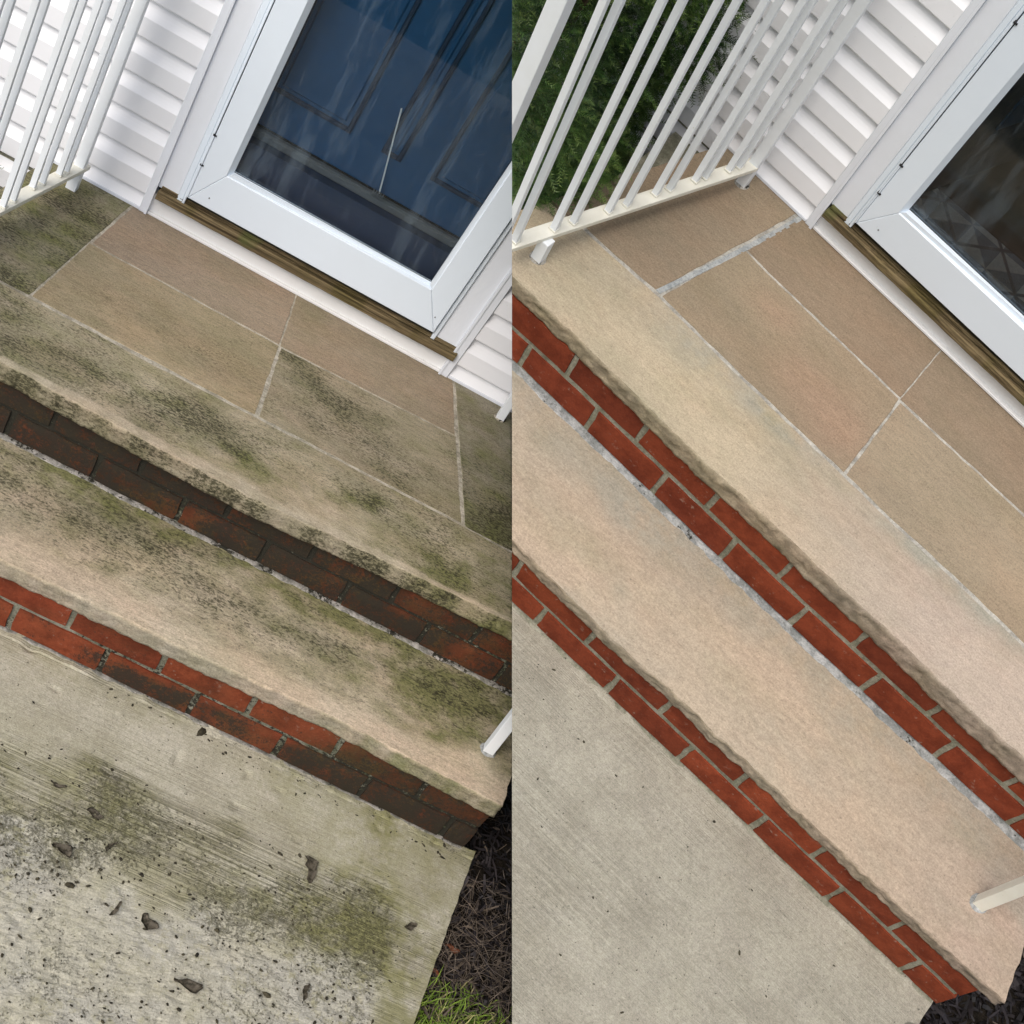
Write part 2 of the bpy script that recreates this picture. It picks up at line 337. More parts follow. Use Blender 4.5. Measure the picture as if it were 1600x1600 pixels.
def slab(back, front, z, th, step=.012, rock=0, chip=0, seed=0, wob=.0012, edge=.002, zt=0, rockside=False):
    """flat stone: a grid between a back and a front polyline (left to right), rounded arris, optional rock faced front"""
    bm = bmesh.new(); thf = th if callable(th) else (lambda x: th)
    Lx = math.hypot(back[-1][0]-back[0][0], back[-1][1]-back[0][1]); Ly = max(math.hypot(back[0][0]-front[0][0], back[0][1]-front[0][1]), .02)
    nx = max(4, int(Lx/step)); ny = max(3, int(Ly/step)); G = []
    for j in range(ny+1):
        row = []
        for i in range(nx+1):
            b = poly_at(back, i/nx); f = poly_at(front, i/nx); t = j/ny
            x = b[0]+(f[0]-b[0])*t; y = b[1]+(f[1]-b[1])*t
            e = wob*2
            if i in (0,nx): x += noise.noise(Vector((x*30+seed, y*30, 3)))*e*(2.5 if rockside and i==nx else 1)
            if j == 0: y += noise.noise(Vector((x*30+seed, y*9, 8)))*e
            if j == ny: y += noise.noise(Vector((x*30+seed, y*9, 5)))*e + (chip*(.8*noise.noise(Vector((x*13+seed,2,1)))+.8*noise.noise(Vector((x*38+seed,4,1)))+.55*noise.noise(Vector((x*95+seed,9,1)))) if chip else 0)
            zz = z + wob*.5*noise.noise(Vector((x*7+seed, y*7, 1))) + zt*noise.noise(Vector((seed*7.7,1,1)))
            if chip and j >= ny-1: zz -= chip*.28*max(0, noise.noise(Vector((x*38+seed, 7, 2)))+.1)*(1 if j == ny else .35)
            row.append(bm.verts.new((x,y,zz)))
        G.append(row)
    for j in range(ny):
        for i in range(nx): bm.faces.new((G[j][i],G[j+1][i],G[j+1][i+1],G[j][i+1]))
    ring = [G[0][i] for i in range(nx+1)]+[G[j][nx] for j in range(1,ny+1)]+[G[ny][i] for i in range(nx-1,-1,-1)]+[G[j][0] for j in range(ny-1,0,-1)]
    side = ['b']*(nx+1)+['r']*(ny-1)+['rf']+['f']*(nx-1)+['fl']+['l']*(ny-1)
    cx = sum(v.co.x for v in ring)/len(ring); cy = sum(v.co.y for v in ring)/len(ring)
    N = {'b':(0,1),'r':(1,0),'f':(0,-1),'l':(-1,0),'rf':(.7,-.7),'fl':(-.7,-.7)}
    prev = ring; K = 9 if rock else 2
    for k in range(1, K+1):
        cur = []; u = k/K
        for v0, s in zip(ring, side):
            nxn, nyn = N[s]; T = thf(v0.co.x); dz = edge + (T-edge)*u**1.0 if k > 1 else edge + (0 if rock == 0 else .002)
            off = edge*.9
            if rock and (s in ('f','rf','fl') or (rockside and s == 'r')):
                p = Vector((v0.co.x*30+seed, v0.co.y*30, dz*45)); ft = min(1, k/2)
                off = edge*.6 + rock*ft*(1-.45*u)*(.40*noise.noise(p)+.50*noise.noise(p*2.3)+.45*noise.noise(p*5.1)) - rock*.10*u
            cur.append(bm.verts.new((v0.co.x+nxn*off, v0.co.y+nyn*off, v0.co.z-dz)))
        for i in range(len(ring)):
            j = (i+1) % len(ring); bm.faces.new((prev[i],prev[j],cur[j],cur[i]))
        prev = cur
    for a_, b_ in zip(ring, ring[1:]+ring[:1]):
        e_ = bm.edges.get((a_, b_))
        if e_: e_.smooth = False
    bm.faces.new(prev[::-1])
    return bm

def brick_bm(x0, x1, y, z0, z1, depth=.07, seed=0, dy=0):
    """single brick: worn edges and slightly uneven face"""
    bm = bmesh.new(); r = random.Random(seed); e = .0025
    j = lambda s=.0012: r.uniform(-s, s)
    prof = []
    nx, nz = 6, 3; F = []
    yy = y + j(.0015); sl = j(.0010)
    for b in range(nz+1):
        row = []
        for a in range(nx+1):
            u, v = a/nx, b/nz; ex = min(u,1-u) == 0; ez = min(v,1-v) == 0
            px = x0+(x1-x0)*u+(j(.0018) if ex or ez else j(.004)); pz = z0+(z1-z0)*v+(j(.0013)); py = yy+dy*u+sl*(u-.5)+(.0014 if ex or ez else 0)+(.0006 if ex and ez else 0)+j(.0005)
            row.append(bm.verts.new((px,py,pz)))
        F.append(row)
    for b in range(nz):
        for a in range(nx): bm.faces.new((F[b][a],F[b][a+1],F[b+1][a+1],F[b+1][a]))
    ring = [F[0][a] for a in range(nx+1)]+[F[b][nx] for b in range(1,nz+1)]+[F[nz][a] for a in range(nx-1,-1,-1)]+[F[b][0] for b in range(nz-1,0,-1)]
    back = [bm.verts.new((v.co.x, y+depth, v.co.z)) for v in ring]
    for i in range(len(ring)):
        k = (i+1) % len(ring); bm.faces.new((ring[k],ring[i],back[i],back[k]))
    bm.faces.new(back)
    return bm
def const(v): return lambda p: v

# ---------------------------------------------------------------- wall coordinates
YAW = {'L': .00306, 'R': -.0545}
def Wp(side, x, z, off):
    xl = x + (z*.062*cl((x+.3)/.75) if side == 'L' else 0)
    return Vector((xl, YAW[side]*x+off, z))
def prism(side, pts, y0, y1, bm=None, inset=0, f=None):
    """polygon given in wall (x,z), between wall offsets y0 (back) and y1 (front); inset slopes the front edge in"""
    bm = bm or bmesh.new()
    cx = sum(p[0] for p in pts)/len(pts); cz = sum(p[1] for p in pts)/len(pts)
    A = [bm.verts.new(Wp(side, x, z, y0)) for x, z in pts]
    B = [bm.verts.new(Wp(side, x, z, y1+(inset if inset else 0))) for x, z in pts]
    n = len(pts)
    if inset:
        Cc = []
        for i, (x, z) in enumerate(pts):
            a = Vector(pts[i-1])-Vector((x,z)); b = Vector(pts[(i+1)%n])-Vector((x,z)); a.normalize(); b.normalize()
            s = abs(a.x*b.y-a.y*b.x); d = (a+b)*(inset/max(s,.2)); Cc.append(bm.verts.new(Wp(side, x+d.x, z+d.y, y1)))
        for i in range(n): j = (i+1)%n; bm.faces.new((B[i],B[j],Cc[j],Cc[i]))
        bm.faces.new(Cc)
    else: bm.faces.new(B)
    for i in range(n): j = (i+1)%n; bm.faces.new((A[i],A[j],B[j],B[i]))
    bm.faces.new(A[::-1])
    return bm

# ================================================================ GROUND, WALKS
PAR = {
 'L': dict(zt=-.2016, zg=-.402, soil=-.445),
 'R': dict(zt=-.2224, zg=-.4257, soil=-.475),
}
def axis(a, b, fa, fb, fine, coarse):
    """coordinates from a to b, fine between fa and fb"""
    out = [a]; 
    while out[-1] < b-1e-6:
        x = out[-1]; out.append(min(b, x+(fine if fa-1e-6 <= x < fb else min(coarse, max(fine, (fa-x) if x < fa else coarse)))))
    return out
for s in 'LR':
    zs = PAR[s]['soil']
    bm = bmesh.new()
    add_box(bm, (-40,-60,zs-.3), (40,-2.6,zs-.02)); put('ground' , bm, MAT['lawn'], side=s) and tag(bpy.data.objects[-1] if 0 else C.objects[-1], kind='structure')
    bm = bmesh.new(); add_box(bm, (-6,-2.6,zs-.3), (6,.25,zs-.008)); tag(put('planting_bed', bm, MAT['soil'], side=s), kind='structure')

def walk_mask_L(p):
    x, y = p.x, p.y; n = fbm(x*5, y*5, 1); n2 = fbm(x*17, y*17, 2)
    band = cl((x-.955-.012*n2)/.03)                                  # smooth finished edge
    ex = cl((-1.60-y+.09*n+.03*n2)/.05)*(1-band)
    tr = cl((-1.40-y+.10*n+(x-.5)*.10)/.12)*(1-.75*band)
    d = .06 + .66*tr*(.75+.7*n) - .12*ex + .42*math.exp(-((y+1.60-.05*n)/.11)**2)*cl(.7+1.2*n)*(1-band) + .5*blob(x,y,.29,-1.64,.05,.04) + .3*blob(x,y,.42,-1.50,.08,.06) + .22*blob(x,y,.70,-1.50,.28,.11) + .15*band*cl(n2+.3) + .35*cl((-1.232-y)*-40)*cl(.5+n2*2)
    al = .08 + .30*tr + .34*blob(x,y,.22,-1.52,.24,.13)*(1+n) + .62*cl((x-.50)/.4)*(1-ex)*cl(.8+n) + .35*cl((y+1.31)/.09)*cl(.6+n) + .28*blob(x,y,.85,-1.60,.25,.12) + .25*cl(n*1.5-.15)*ex
    return (cl(d), cl(al), cl(ex))
def walk_mask_R(p):
    x, y = p.x, p.y; n = fbm(x*4, y*4, 6)
    return (.10+.06*n, .05+.10*cl(n), .10*cl(n+.1))
def build_walk(s):
    z = PAR[s]['zg']
    if s == 'L':
        xs = axis(-2.4, 1.111, -.15, 1.111, .012, .2); ys = axis(-3.4, -1.188, -2.3, -1.188, .0045, .2)
    else:
        xs = axis(-1.6, 1.283, -.1, 1.283, .011, .2); ys = axis(-3.2, -1.05, -2.5, -1.05, .011, .2)
    bm = bmesh.new(); G = []
    for y in ys:
        row = []
        for x in xs:
            X = x
            if s == 'L': X = x if x < .5 else x + (x-.5)/.611*((y+1.227)*.115)
            else: X = x if x < .7 else x + (x-.7)/.583*max(-.28, (y+1.10)*.45 if y < -1.14 else 0)*1.0
            zz = z + .0009*fbm(X*6, y*6, 4)
            if x == xs[-1]: X += .003*noise.noise(Vector((y*30,3,3)))
            if s == 'L':
                ex = walk_mask_L(Vector((X,y,0)))[2]
                zz += (.0007*(.4+noise.noise(Vector((X*2,y*25,1))))*math.sin(y*2*math.pi/.0105+2.5*noise.noise(Vector((X*3,y*20,5))))*cl((-1.40-y)/.05)*(1-ex)*cl((.96-X)/.02)) - ex*(.0045+.0035*noise.noise(Vector((X*45,y*45,9)))+.002*noise.noise(Vector((X*110,y*110,9))))
                zz -= .006*max(0, noise.noise(Vector((X*26,y*26,2)))-.42)*8*.3
            if y > -1.215 and s == 'L' or y > -1.085 and s == 'R': zz += .006*max(0, .2+noise.noise(Vector((X*30,y*30,7))))
            row.append(bm.verts.new((X,y,zz)))
        G.append(row)
    for j in range(len(ys)-1):
        for i in range(len(xs)-1): bm.faces.new((G[j][i],G[j][i+1],G[j+1][i+1],G[j+1][i]))
    ring = G[0][:]+[G[j][-1] for j in range(1,len(ys))]+G[-1][-2::-1]+[G[j][0] for j in range(len(ys)-2,0,-1)]
    low = [bm.verts.new((v.co.x, v.co.y, z-.09)) for v in ring]
    for i in range(len(ring)): k = (i+1)%len(ring); bm.faces.new((ring[i],ring[k],low[k],low[i]))
    bm.faces.new(low)
    o = put('walkway', bm, MAT['walk'+s], side=s, mask=walk_mask_L if s == 'L' else walk_mask_R)
    tag(o, kind='structure')
for s in 'LR': build_walk(s)

# ================================================================ STEPS
def steps_L():
    T = thing('L', 'front_steps', 'brick and flagstone entry steps darkened by moss and algae, in the left picture half', 'steps')
    S = MAT['stoneL']
    def mk(base, d0, a0, fn=None):
        def f(p):
            n = fbm(p.x*6, p.y*9, 1); n2 = fbm(p.x*16, p.y*24, 3); d, a, w = d0, a0, 0
            if fn: dd, aa, w = fn(p.x, p.y, p.z, n, n2); d += dd; a += aa
            return (cl(d*(1+.45*n)+.08*n2), cl(a*(1+1.0*n2)), cl(w))
        return f
    # name, back, front, dirt, algae, tint, extra
    st = [
     ([(-.580,.02),(-.346,.02)], [(-.642,-.608),(-.378,-.610)], .74,.42,(.36,.315,.245), lambda x,y,z,n,n2:(.15*cl(-y*1.8)+.1*n,.15,0)),
     ([(-.337,.02),(.137,.02)], [(-.351,-.276),(.169,-.279)], .12,.02,(.325,.255,.188), None),
     ([(-.357,-.285),(.170,-.288)], [(-.370,-.607),(.202,-.611)], .34,.08,(.40,.32,.215), lambda x,y,z,n,n2:(.14*blob(x,y,-.02,-.45,.25,.08),.04,0)),
     ([(.144,.02),(.622,.02)], [(.175,-.283),(.682,-.262)], .16,.06,(.335,.265,.195), lambda x,y,z,n,n2:(.15*blob(x,y,.2,-.1,.1,.1),.15*blob(x,y,.2,-.1,.1,.15),0)),
     ([(.180,-.292),(.686,-.268)], [(.215,-.609),(.764,-.608)], .50,.16,(.43,.36,.27), lambda x,y,z,n,n2:(.30*blob(x,y,.42,-.46,.16,.12)+.22*blob(x,y,.24,-.33,.12,.08)+.12*n,.18*cl((x-.5)*3)+.15*blob(x,y,.25,-.4,.1,.1),0)),
     ([(.632,.02),(1.25,.02)], [(.778,-.614),(1.25,-.615)], .45,.34,(.34,.30,.245), lambda x,y,z,n,n2:(.40*cl((-y-.2)*2.4)+.2*blob(x,y,.9,-.45,.1,.3),.25*cl(-y*1.6),0)),
    ]
    for i, (b, f, d, a, t, fn) in enumerate(st):
        put('flagstone', slab(b, f, 0, .045, .013, seed=i*3.1, zt=.0008), S, T, mask=mk(None,d,a,fn), tint=const(t), smooth=True)
    def nose(x,y,z,n,n2):
        if z < -.0035: return (.46+.75*n2-.30*cl((x-.55)*3), -.05+.7*cl((x-.60)*3), 0)
        if y < -.862-.012*n: return (-.30+.30*n2, .0, .05)     # worn arris
        d = .30*blob(x,y,-.28,-.76,.22,.12)+.34*blob(x,y,.13,-.74,.12,.07)+.22*blob(x,y,0,-.80,.2,.08)+.28*blob(x,y,.55,-.70,.2,.06)-.16*blob(x,y,.20,-.84,.14,.05)-.20*blob(x,y,.42,-.80,.12,.07)+.18*blob(x,y,.8,-.80,.18,.08)
        a = .30*blob(x,y,-.3,-.85,.15,.04)+.22*blob(x,y,.2,-.80,.15,.06)+.55*blob(x,y,.86,-.80,.26,.12)+.30*cl(n*1.5)+.10
        return (d, a, 0)
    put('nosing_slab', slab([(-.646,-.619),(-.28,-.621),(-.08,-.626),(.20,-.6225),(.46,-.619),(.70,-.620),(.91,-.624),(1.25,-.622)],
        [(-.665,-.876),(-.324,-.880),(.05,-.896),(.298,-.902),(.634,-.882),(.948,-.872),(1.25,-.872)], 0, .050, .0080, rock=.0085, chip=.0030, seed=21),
        S, T, mask=mk(None,.54,.19,nose), tint=lambda p: (.50,.425,.32) if p.z > -.006 else (.36,.31,.235), smooth=True)  # rock face below the arris: darker brown with its shade painted in
    zt = PAR['L']['zt']
    def tread(x,y,z,n,n2):   # soiled middle, clean worn front, green towards the post
        if z < zt-.004: return (-.30+.2*n2+.65*cl((x-.66)*4)*cl(.5+n), .0+.5*cl((x-.62)*4), .1)
        fr = cl((y+1.125)/-.05)                        # clean worn front band
        d = .30*blob(x,y,.22,-1.0,.35,.075)+.30*blob(x,y,-.1,-.98,.2,.08)+.22*blob(x,y,.55,-1.02,.25,.08)+.38*blob(x,y,.93,-.98,.16,.11)+.20*cl((y+.95)/.05)
        a = .10+.45*cl((y+.93)/.04)+.30*blob(x,y,.2,-.91,.35,.035)+.65*blob(x,y,.62,-.96,.14,.08)+.85*blob(x,y,.86,-1.0,.13,.12)+.8*blob(x,y,1.0,-.98,.12,.12)+.35*blob(x,y,-.2,-.91,.2,.05)
        hole = blob(x,y,.99,-1.15,.05,.06)
        return ((d-.08)*(1-fr)-.40*fr-.6*hole, a*(1-.85*fr)-.2*fr-.9*hole, 0)
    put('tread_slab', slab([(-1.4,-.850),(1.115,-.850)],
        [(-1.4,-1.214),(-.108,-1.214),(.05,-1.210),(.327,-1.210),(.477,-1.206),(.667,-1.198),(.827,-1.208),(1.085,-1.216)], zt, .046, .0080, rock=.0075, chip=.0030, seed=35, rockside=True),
        S, T, mask=mk(None,.50,.16,tread), tint=lambda p: (.56,.47,.355) if p.z > zt-.006 else (.38,.325,.26), smooth=True)  # front face tinted darker, shade put into the stone colour
    # joint mortar of the platform and the concrete core under it
    bm = bmesh.new(); add_box(bm, (-.635,-.84,-.043), (1.245,.03,-.0010), f=lambda x,y,z: Vector((x + (0 if x > 0 else (.055*(1+y/.84)-.0)), y, z)))
    bmesh.ops.subdivide_edges(bm, edges=bm.edges[:], cuts=40, use_grid_fill=True); put('joint_mortar', bm, MAT['jointL'], T, mask=lambda p:(cl(.12+.4*fbm(p.x*5,p.y*5,3)+.2*cl((p.x-.5)*2)),cl(.10+.4*fbm(p.x*4,p.y*4,9)),0))
    bm = bmesh.new(); add_box(bm, (-.60,-.80,-.55), (1.23,.02,-.046)); add_box(bm, (-1.38,-1.17,-.55), (1.08,-.80,zt-.048)); put('core', bm, MAT['mortarL'], T, mask=const((.6,.5,0)))
    # brick risers
    def rows(yf, z0, z1, jx, pitch, xa, xb, mask, seed, mat):
        k = math.floor((xa-jx)/pitch); g = .0068
        while jx+k*pitch < xb:
            a, b = max(xa, jx+k*pitch+g), min(xb, jx+(k+1)*pitch-g)
            if b-a > .02: put('brick', brick_bm(a, b, yf(a) if callable(yf) else yf, z0, z1, seed=seed+k, dy=(yf(b)-yf(a)) if callable(yf) else 0), mat, T, mask=mask)
            k += 1
    def bm1(p):  # upper riser: heavy moss, plus the nosing's shade painted into the mask
        n = fbm(p.x*7, p.z*7, 5); return (cl(1.05+.4*n-.35*blob(p.x,p.z,.14,-.17,.12,.05)-.22*cl((p.x-.45)*3)), cl(1.1+.5*n-.14*cl((p.x-.5)*3)-.3*blob(p.x,p.z,.16,-.17,.14,.05)), 0)
    def bm2(p):
        n = fbm(p.x*8, p.z*14, 2); low = cl((-.322-p.z)/.02)
        return (cl(.42+.4*n+.42*low*cl((p.x-.02)*5)+.40*cl((p.x-.60)*5)), cl(.10+.45*n+.65*low*cl((p.x-.08)*5)+.95*cl((p.x-.58)*6)), 0)
    rows(-.862, -.118, -.052, .467, .2145, -.62, 1.20, bm1, 100, MAT['brickL']); rows(-.862, -.195, -.128, -.052, .2105, -.62, 1.20, bm1, 200, MAT['brickL'])
    rows(-1.197, -.316, -.249, .069, .2127, -1.35, 1.083, bm2, 300, MAT['brickL']); rows(-1.197, -.396, -.328, -.045, .2133, -1.35, 1.083, bm2, 400, MAT['brickL'])
    for (y, za, zb, xa, xb, mk_) in ((-.862,-.2015,-.047,-.61,1.195,bm1), (-1.197,-.44,-.246,-1.345,1.078,bm2)):
        bm = bmesh.new(); add_box(bm, (xa,y+.0062,za), (xb,y+.055,zb)); bmesh.ops.subdivide_edges(bm, edges=[e for e in bm.edges if e.calc_length() > 1], cuts=120)
        put('brick_mortar', bm, MAT['mortarL'], T, mask=mk_)
    return T
def fillet(T, y_, z, x0, x1, w0, w1, h, seed, mat, name='mortar_fillet', maskf=None, step=.008):
    """uneven wedge of mortar smeared along the foot of a riser"""
    bm = bmesh.new(); n = int((x1-x0)/step); prev = None
    for i in range(n+1):
        x = x0+(x1-x0)*i/n; t = noise.noise(Vector((x*9+seed,1,1)))+.7*noise.noise(Vector((x*33+seed,2,1)))+.35*noise.noise(Vector((x*90+seed,3,1)))
        y = y_(x) if callable(y_) else y_; w = max(.003, w0+(w1-w0)*(.5+.55*t)); hh = h*(.8+.5*noise.noise(Vector((x*50+seed,5,1))))
        ring = [bm.verts.new((x, y+.012, z-.002)), bm.verts.new((x, y+.012, z+hh)), bm.verts.new((x, y-w*.35, z+hh*.75)), bm.verts.new((x, y-w*.8, z+hh*.34)), bm.verts.new((x, y-w, z-.001))]
        if prev:
            for a in range(5): b = (a+1)%5; bm.faces.new((prev[a],prev[b],ring[b],ring[a]))
        else: bm.faces.new(ring)
        prev = ring
    bm.faces.new(prev[::-1]); return put(name, bm, mat, T, mask=maskf or const((.1,.1,0)))
TL = steps_L()
fillet(TL, -.862, PAR['L']['zt'], -.6, 1.15, .004, .016, .005, 3, MAT['smearL'], maskf=lambda p:(cl(.50+.7*fbm(p.x*12,1,1)),cl(.15+.4*fbm(p.x*9,4,1)),0))
fillet(TL, -1.197, PAR['L']['zg'], -.9, 1.08, .001, .007, .004, 9, MAT['smearL'], maskf=lambda p:(cl(.30+.5*fbm(p.x*12,1,1)),cl(.3+.4*fbm(p.x*9,4,1)),0))

def steps_R():
    T = thing('R', 'front_steps', 'brick and flagstone entry steps washed clean with bright red risers, in the right picture half', 'steps')
    S = MAT['stoneR']; zt = PAR['R']['zt']
    def mk(fn=None, d0=.0, a0=.0):
        def f(p):
            n2 = fbm(p.x*12, p.y*12, 3); d, a, w = d0, a0, 0
            if fn: dd, aa, w = fn(p.x, p.y, p.z, n2); d += dd; a += aa
            return (cl(d+.05*n2), cl(a*(1+n2)), cl(w))
        return f
    J2 = [(-.473,-.508),(-.383,-.501),(-.288,-.504),(-.154,-.500),(-.017,-.511),(.175,-.521),(.400,-.529),(.512,-.535),(.727,-.539),(.907,-.547),(1.5,-.566)]
    def seg(a, b, dy):
        pts = [(a, np.interp(a, [q[0] for q in J2], [q[1] for q in J2])+dy)]+[(x, y+dy) for x, y in J2 if a+.01 < x < b-.01]+[(b, np.interp(b, [q[0] for q in J2], [q[1] for q in J2])+dy)]
        return [(float(x), float(y)) for x, y in pts]
    pink = lambda x,y: cl(blob(x,y,.20,-.40,.12,.06)+blob(x,y,.33,-.44,.08,.08)+.8*blob(x,y,.05,-.30,.08,.05))
    def tC(p): k = pink(p.x,p.y)*.6; return (.295+.05*k,.238-.015*k,.165-.01*k)
    st = [
     ([(-.318,.045),(-.084,.03)], seg(-.476,-.170,.006), const((.28,.222,.156)), None),
     ([(-.066,.03),(.373,.015)], [(-.103,-.212),(-.032,-.220),(.378,-.241)], const((.25,.192,.135)), None),  # slab by the wall: tint lowered, wall shade painted in
     ([(-.106,-.221),(-.032,-.2285),(.379,-.2495)], seg(-.150,.394,.005), tC, None),
     ([(.378,.015),(1.5,-.05)], [(.383,-.246),(.593,-.252),(1.5,-.278)], const((.252,.195,.138)), None),  # also by the wall, same painted-in shade in the tint
     ([(.387,-.2555),(.593,-.260),(1.5,-.286)], seg(.404,1.5,.005), const((.325,.262,.185)), None),
    ]
    for i, (b, f, t, fn) in enumerate(st):
        put('flagstone', slab(b, f, 0, .045, .014, seed=50+i*3.1, zt=.0008), S, T, mask=mk(fn), tint=t, smooth=True)
    def nR(x,y,z,n2):
        if z < -.004: return (.14+.1*n2,.10,0)
        g = blob(x,y,-.03,-.57,.16,.05)+.8*blob(x,y,.2,-.56,.1,.03)+.5*blob(x,y,.55,-.56,.4,.02)+.4*blob(x,y,-.35,-.60,.1,.05)
        bd = cl((y-float(np.interp(x,[q[0] for q in J2],[q[1] for q in J2]))+.062)/.05)*cl(.55+1.2*fbm(x*5,y*8,2)); return (.10*cl(n2), .20*g, cl(.9*bd+.5*g))
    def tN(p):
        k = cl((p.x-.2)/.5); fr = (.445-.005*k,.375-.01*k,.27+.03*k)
        return tuple(c*q*(.97+.55*noise.noise(p*70)+.25*noise.noise(p*33)) for c, q in zip(fr, (.72,.70,.70))) if p.z < -.006 else fr  # rough front face: darker brown, its shade painted into the tint
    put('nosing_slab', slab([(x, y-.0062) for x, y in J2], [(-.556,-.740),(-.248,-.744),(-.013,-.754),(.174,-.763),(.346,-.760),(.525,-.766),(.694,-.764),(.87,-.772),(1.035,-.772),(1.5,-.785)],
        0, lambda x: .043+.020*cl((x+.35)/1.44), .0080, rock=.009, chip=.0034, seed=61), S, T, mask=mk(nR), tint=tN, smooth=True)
    def tR(x,y,z,n2):
        if z < zt-.004: return (.12+.1*n2,.12,0)
        g = cl((y+.88+.04*fbm(x*6,1,2))/.07); return (.10*cl(n2), .14*g+.10*blob(x,y,.1,-.95,.2,.05), .55*g+.5*cl(fbm(x*3.5,y*7,8)*1.5-.1))
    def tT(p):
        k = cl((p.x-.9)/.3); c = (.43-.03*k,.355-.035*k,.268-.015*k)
        return tuple(a*b*(.97+.55*noise.noise(p*70)+.25*noise.noise(p*33)) for a, b in zip(c, (.72,.73,.76))) if p.z < zt-.006 else c  # tread front darkened likewise, shade held in the tint
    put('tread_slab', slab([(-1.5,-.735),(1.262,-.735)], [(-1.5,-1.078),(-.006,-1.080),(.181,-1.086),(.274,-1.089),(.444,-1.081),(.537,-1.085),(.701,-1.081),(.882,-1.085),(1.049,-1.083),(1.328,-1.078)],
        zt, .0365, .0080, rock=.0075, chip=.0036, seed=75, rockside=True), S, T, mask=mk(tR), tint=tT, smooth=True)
    bm = bmesh.new(); add_box(bm, (-.46,-.72,-.043), (1.49,.02,-.0012), f=lambda x,y,z: Vector((x+(0 if x > 0 else .20*(1+y/.72)-.05*0), y, z))); put('joint_mortar', bm, MAT['jointR'], T, mask=const((.05,.05,0)))
    # wide grey mortar of the first cross joint, a little proud
    bm = bmesh.new(); n = 60; pv = None
    for i in range(n+1):
        t = i/n; y = -.002-.494*t; xc = -.074-.0905*t**1.15; w = .0065+.0018*noise.noise(Vector((t*30,1,1)))
        z = .0004+.0010*noise.noise(Vector((t*40,6,1)))
        r = [bm.verts.new((xc-w,y,-.02)), bm.verts.new((xc-w,y,z)), bm.verts.new((xc+w,y,z)), bm.verts.new((xc+w,y,-.02))]
        if pv:
            for a in range(4): b = (a+1)%4; bm.faces.new((pv[a],pv[b],r[b],r[a]))
        else: bm.faces.new(r)
        pv = r
    bm.faces.new(pv[::-1]); put('joint_mortar', bm, MAT['jointB'], T, mask=const((.1,0,0)))
    bm = bmesh.new(); add_box(bm, (-.45,-.68,-.55), (1.47,.0,-.065)); add_box(bm, (-1.48,-1.03,-.55), (1.25,-.69,zt-.04)); put('core', bm, MAT['mortarR'], T, mask=const((.2,.2,0)))
    def rows(yf, z0, z1, jx, pitch, xa, xb, mask, seed, mat):
        k = math.floor((xa-jx)/pitch); g = .0068
        while jx+k*pitch < xb:
            a, b = max(xa, jx+k*pitch+g), min(xb, jx+(k+1)*pitch-g)
            if b-a > .02: put('brick', brick_bm(a, b, yf(a) if callable(yf) else yf, z0, z1, seed=seed+k, dy=(yf(b)-yf(a)) if callable(yf) else 0), mat, T, mask=mask)
            k += 1
    y1 = lambda x: -.742-.017*cl((x+.25)/.75); y2 = lambda x: -1.0765
    mb = lambda p: (cl(.05+.12*fbm(p.x*7,p.z*9,1)),0,0)
    rows(y1, -.1215, -.050, -.182, .2085, -.50, 1.45, mb, 500, MAT['brickR']); rows(y1, -.2135, -.1395, -.286, .2047, -.50, 1.45, mb, 600, MAT['brickR'])
    rows(y2, -.3305, -.262, .031, .2132, -1.45, 1.288, mb, 700, MAT['brickR']); rows(y2, -.418, -.348, .133, .2113, -1.45, 1.288, mb, 800, MAT['brickR'])
    for (y, za, zb, xa, xb) in ((y1,-.2222,-.058,-.49,.5), (y1,-.2222,-.058,.5,1.445), (y2,-.46,-.257,-1.445,1.283)):
        bm = bmesh.new(); add_box(bm, (xa,.0058,za), (xb,.055,zb), f=lambda X,Y,Z: Vector((X, Y+y(X), Z)))
        if y is y1 and xa < 0: bmesh.ops.bisect_plane(bm, geom=bm.verts[:]+bm.edges[:]+bm.faces[:], plane_co=(-.25,0,0), plane_no=(1,0,0)); [setattr(v.co, 'y', y1(-.25)+(.0058 if v.co.y < -.73 else .055)) for v in bm.verts if abs(v.co.x+.25) < 1e-4]
        put('brick_mortar', bm, MAT['mortarR'], T, mask=const((.08,.12,0)))
    fillet(T, y1, zt, -.5, 1.25, .010, .022, .0045, 5, MAT['smear'], maskf=lambda p:(cl(.30+.5*fbm(p.x*14,1,1)),cl(.10+.3*fbm(p.x*9,4,1)),0))
    fillet(T, y2, PAR['R']['zg'], -1.2, 1.28, .002, .010, .004, 15, MAT['mortarR'], maskf=lambda p:(cl(.15+.4*fbm(p.x*14,1,1)),.1,0))
    return T
TR = steps_R()

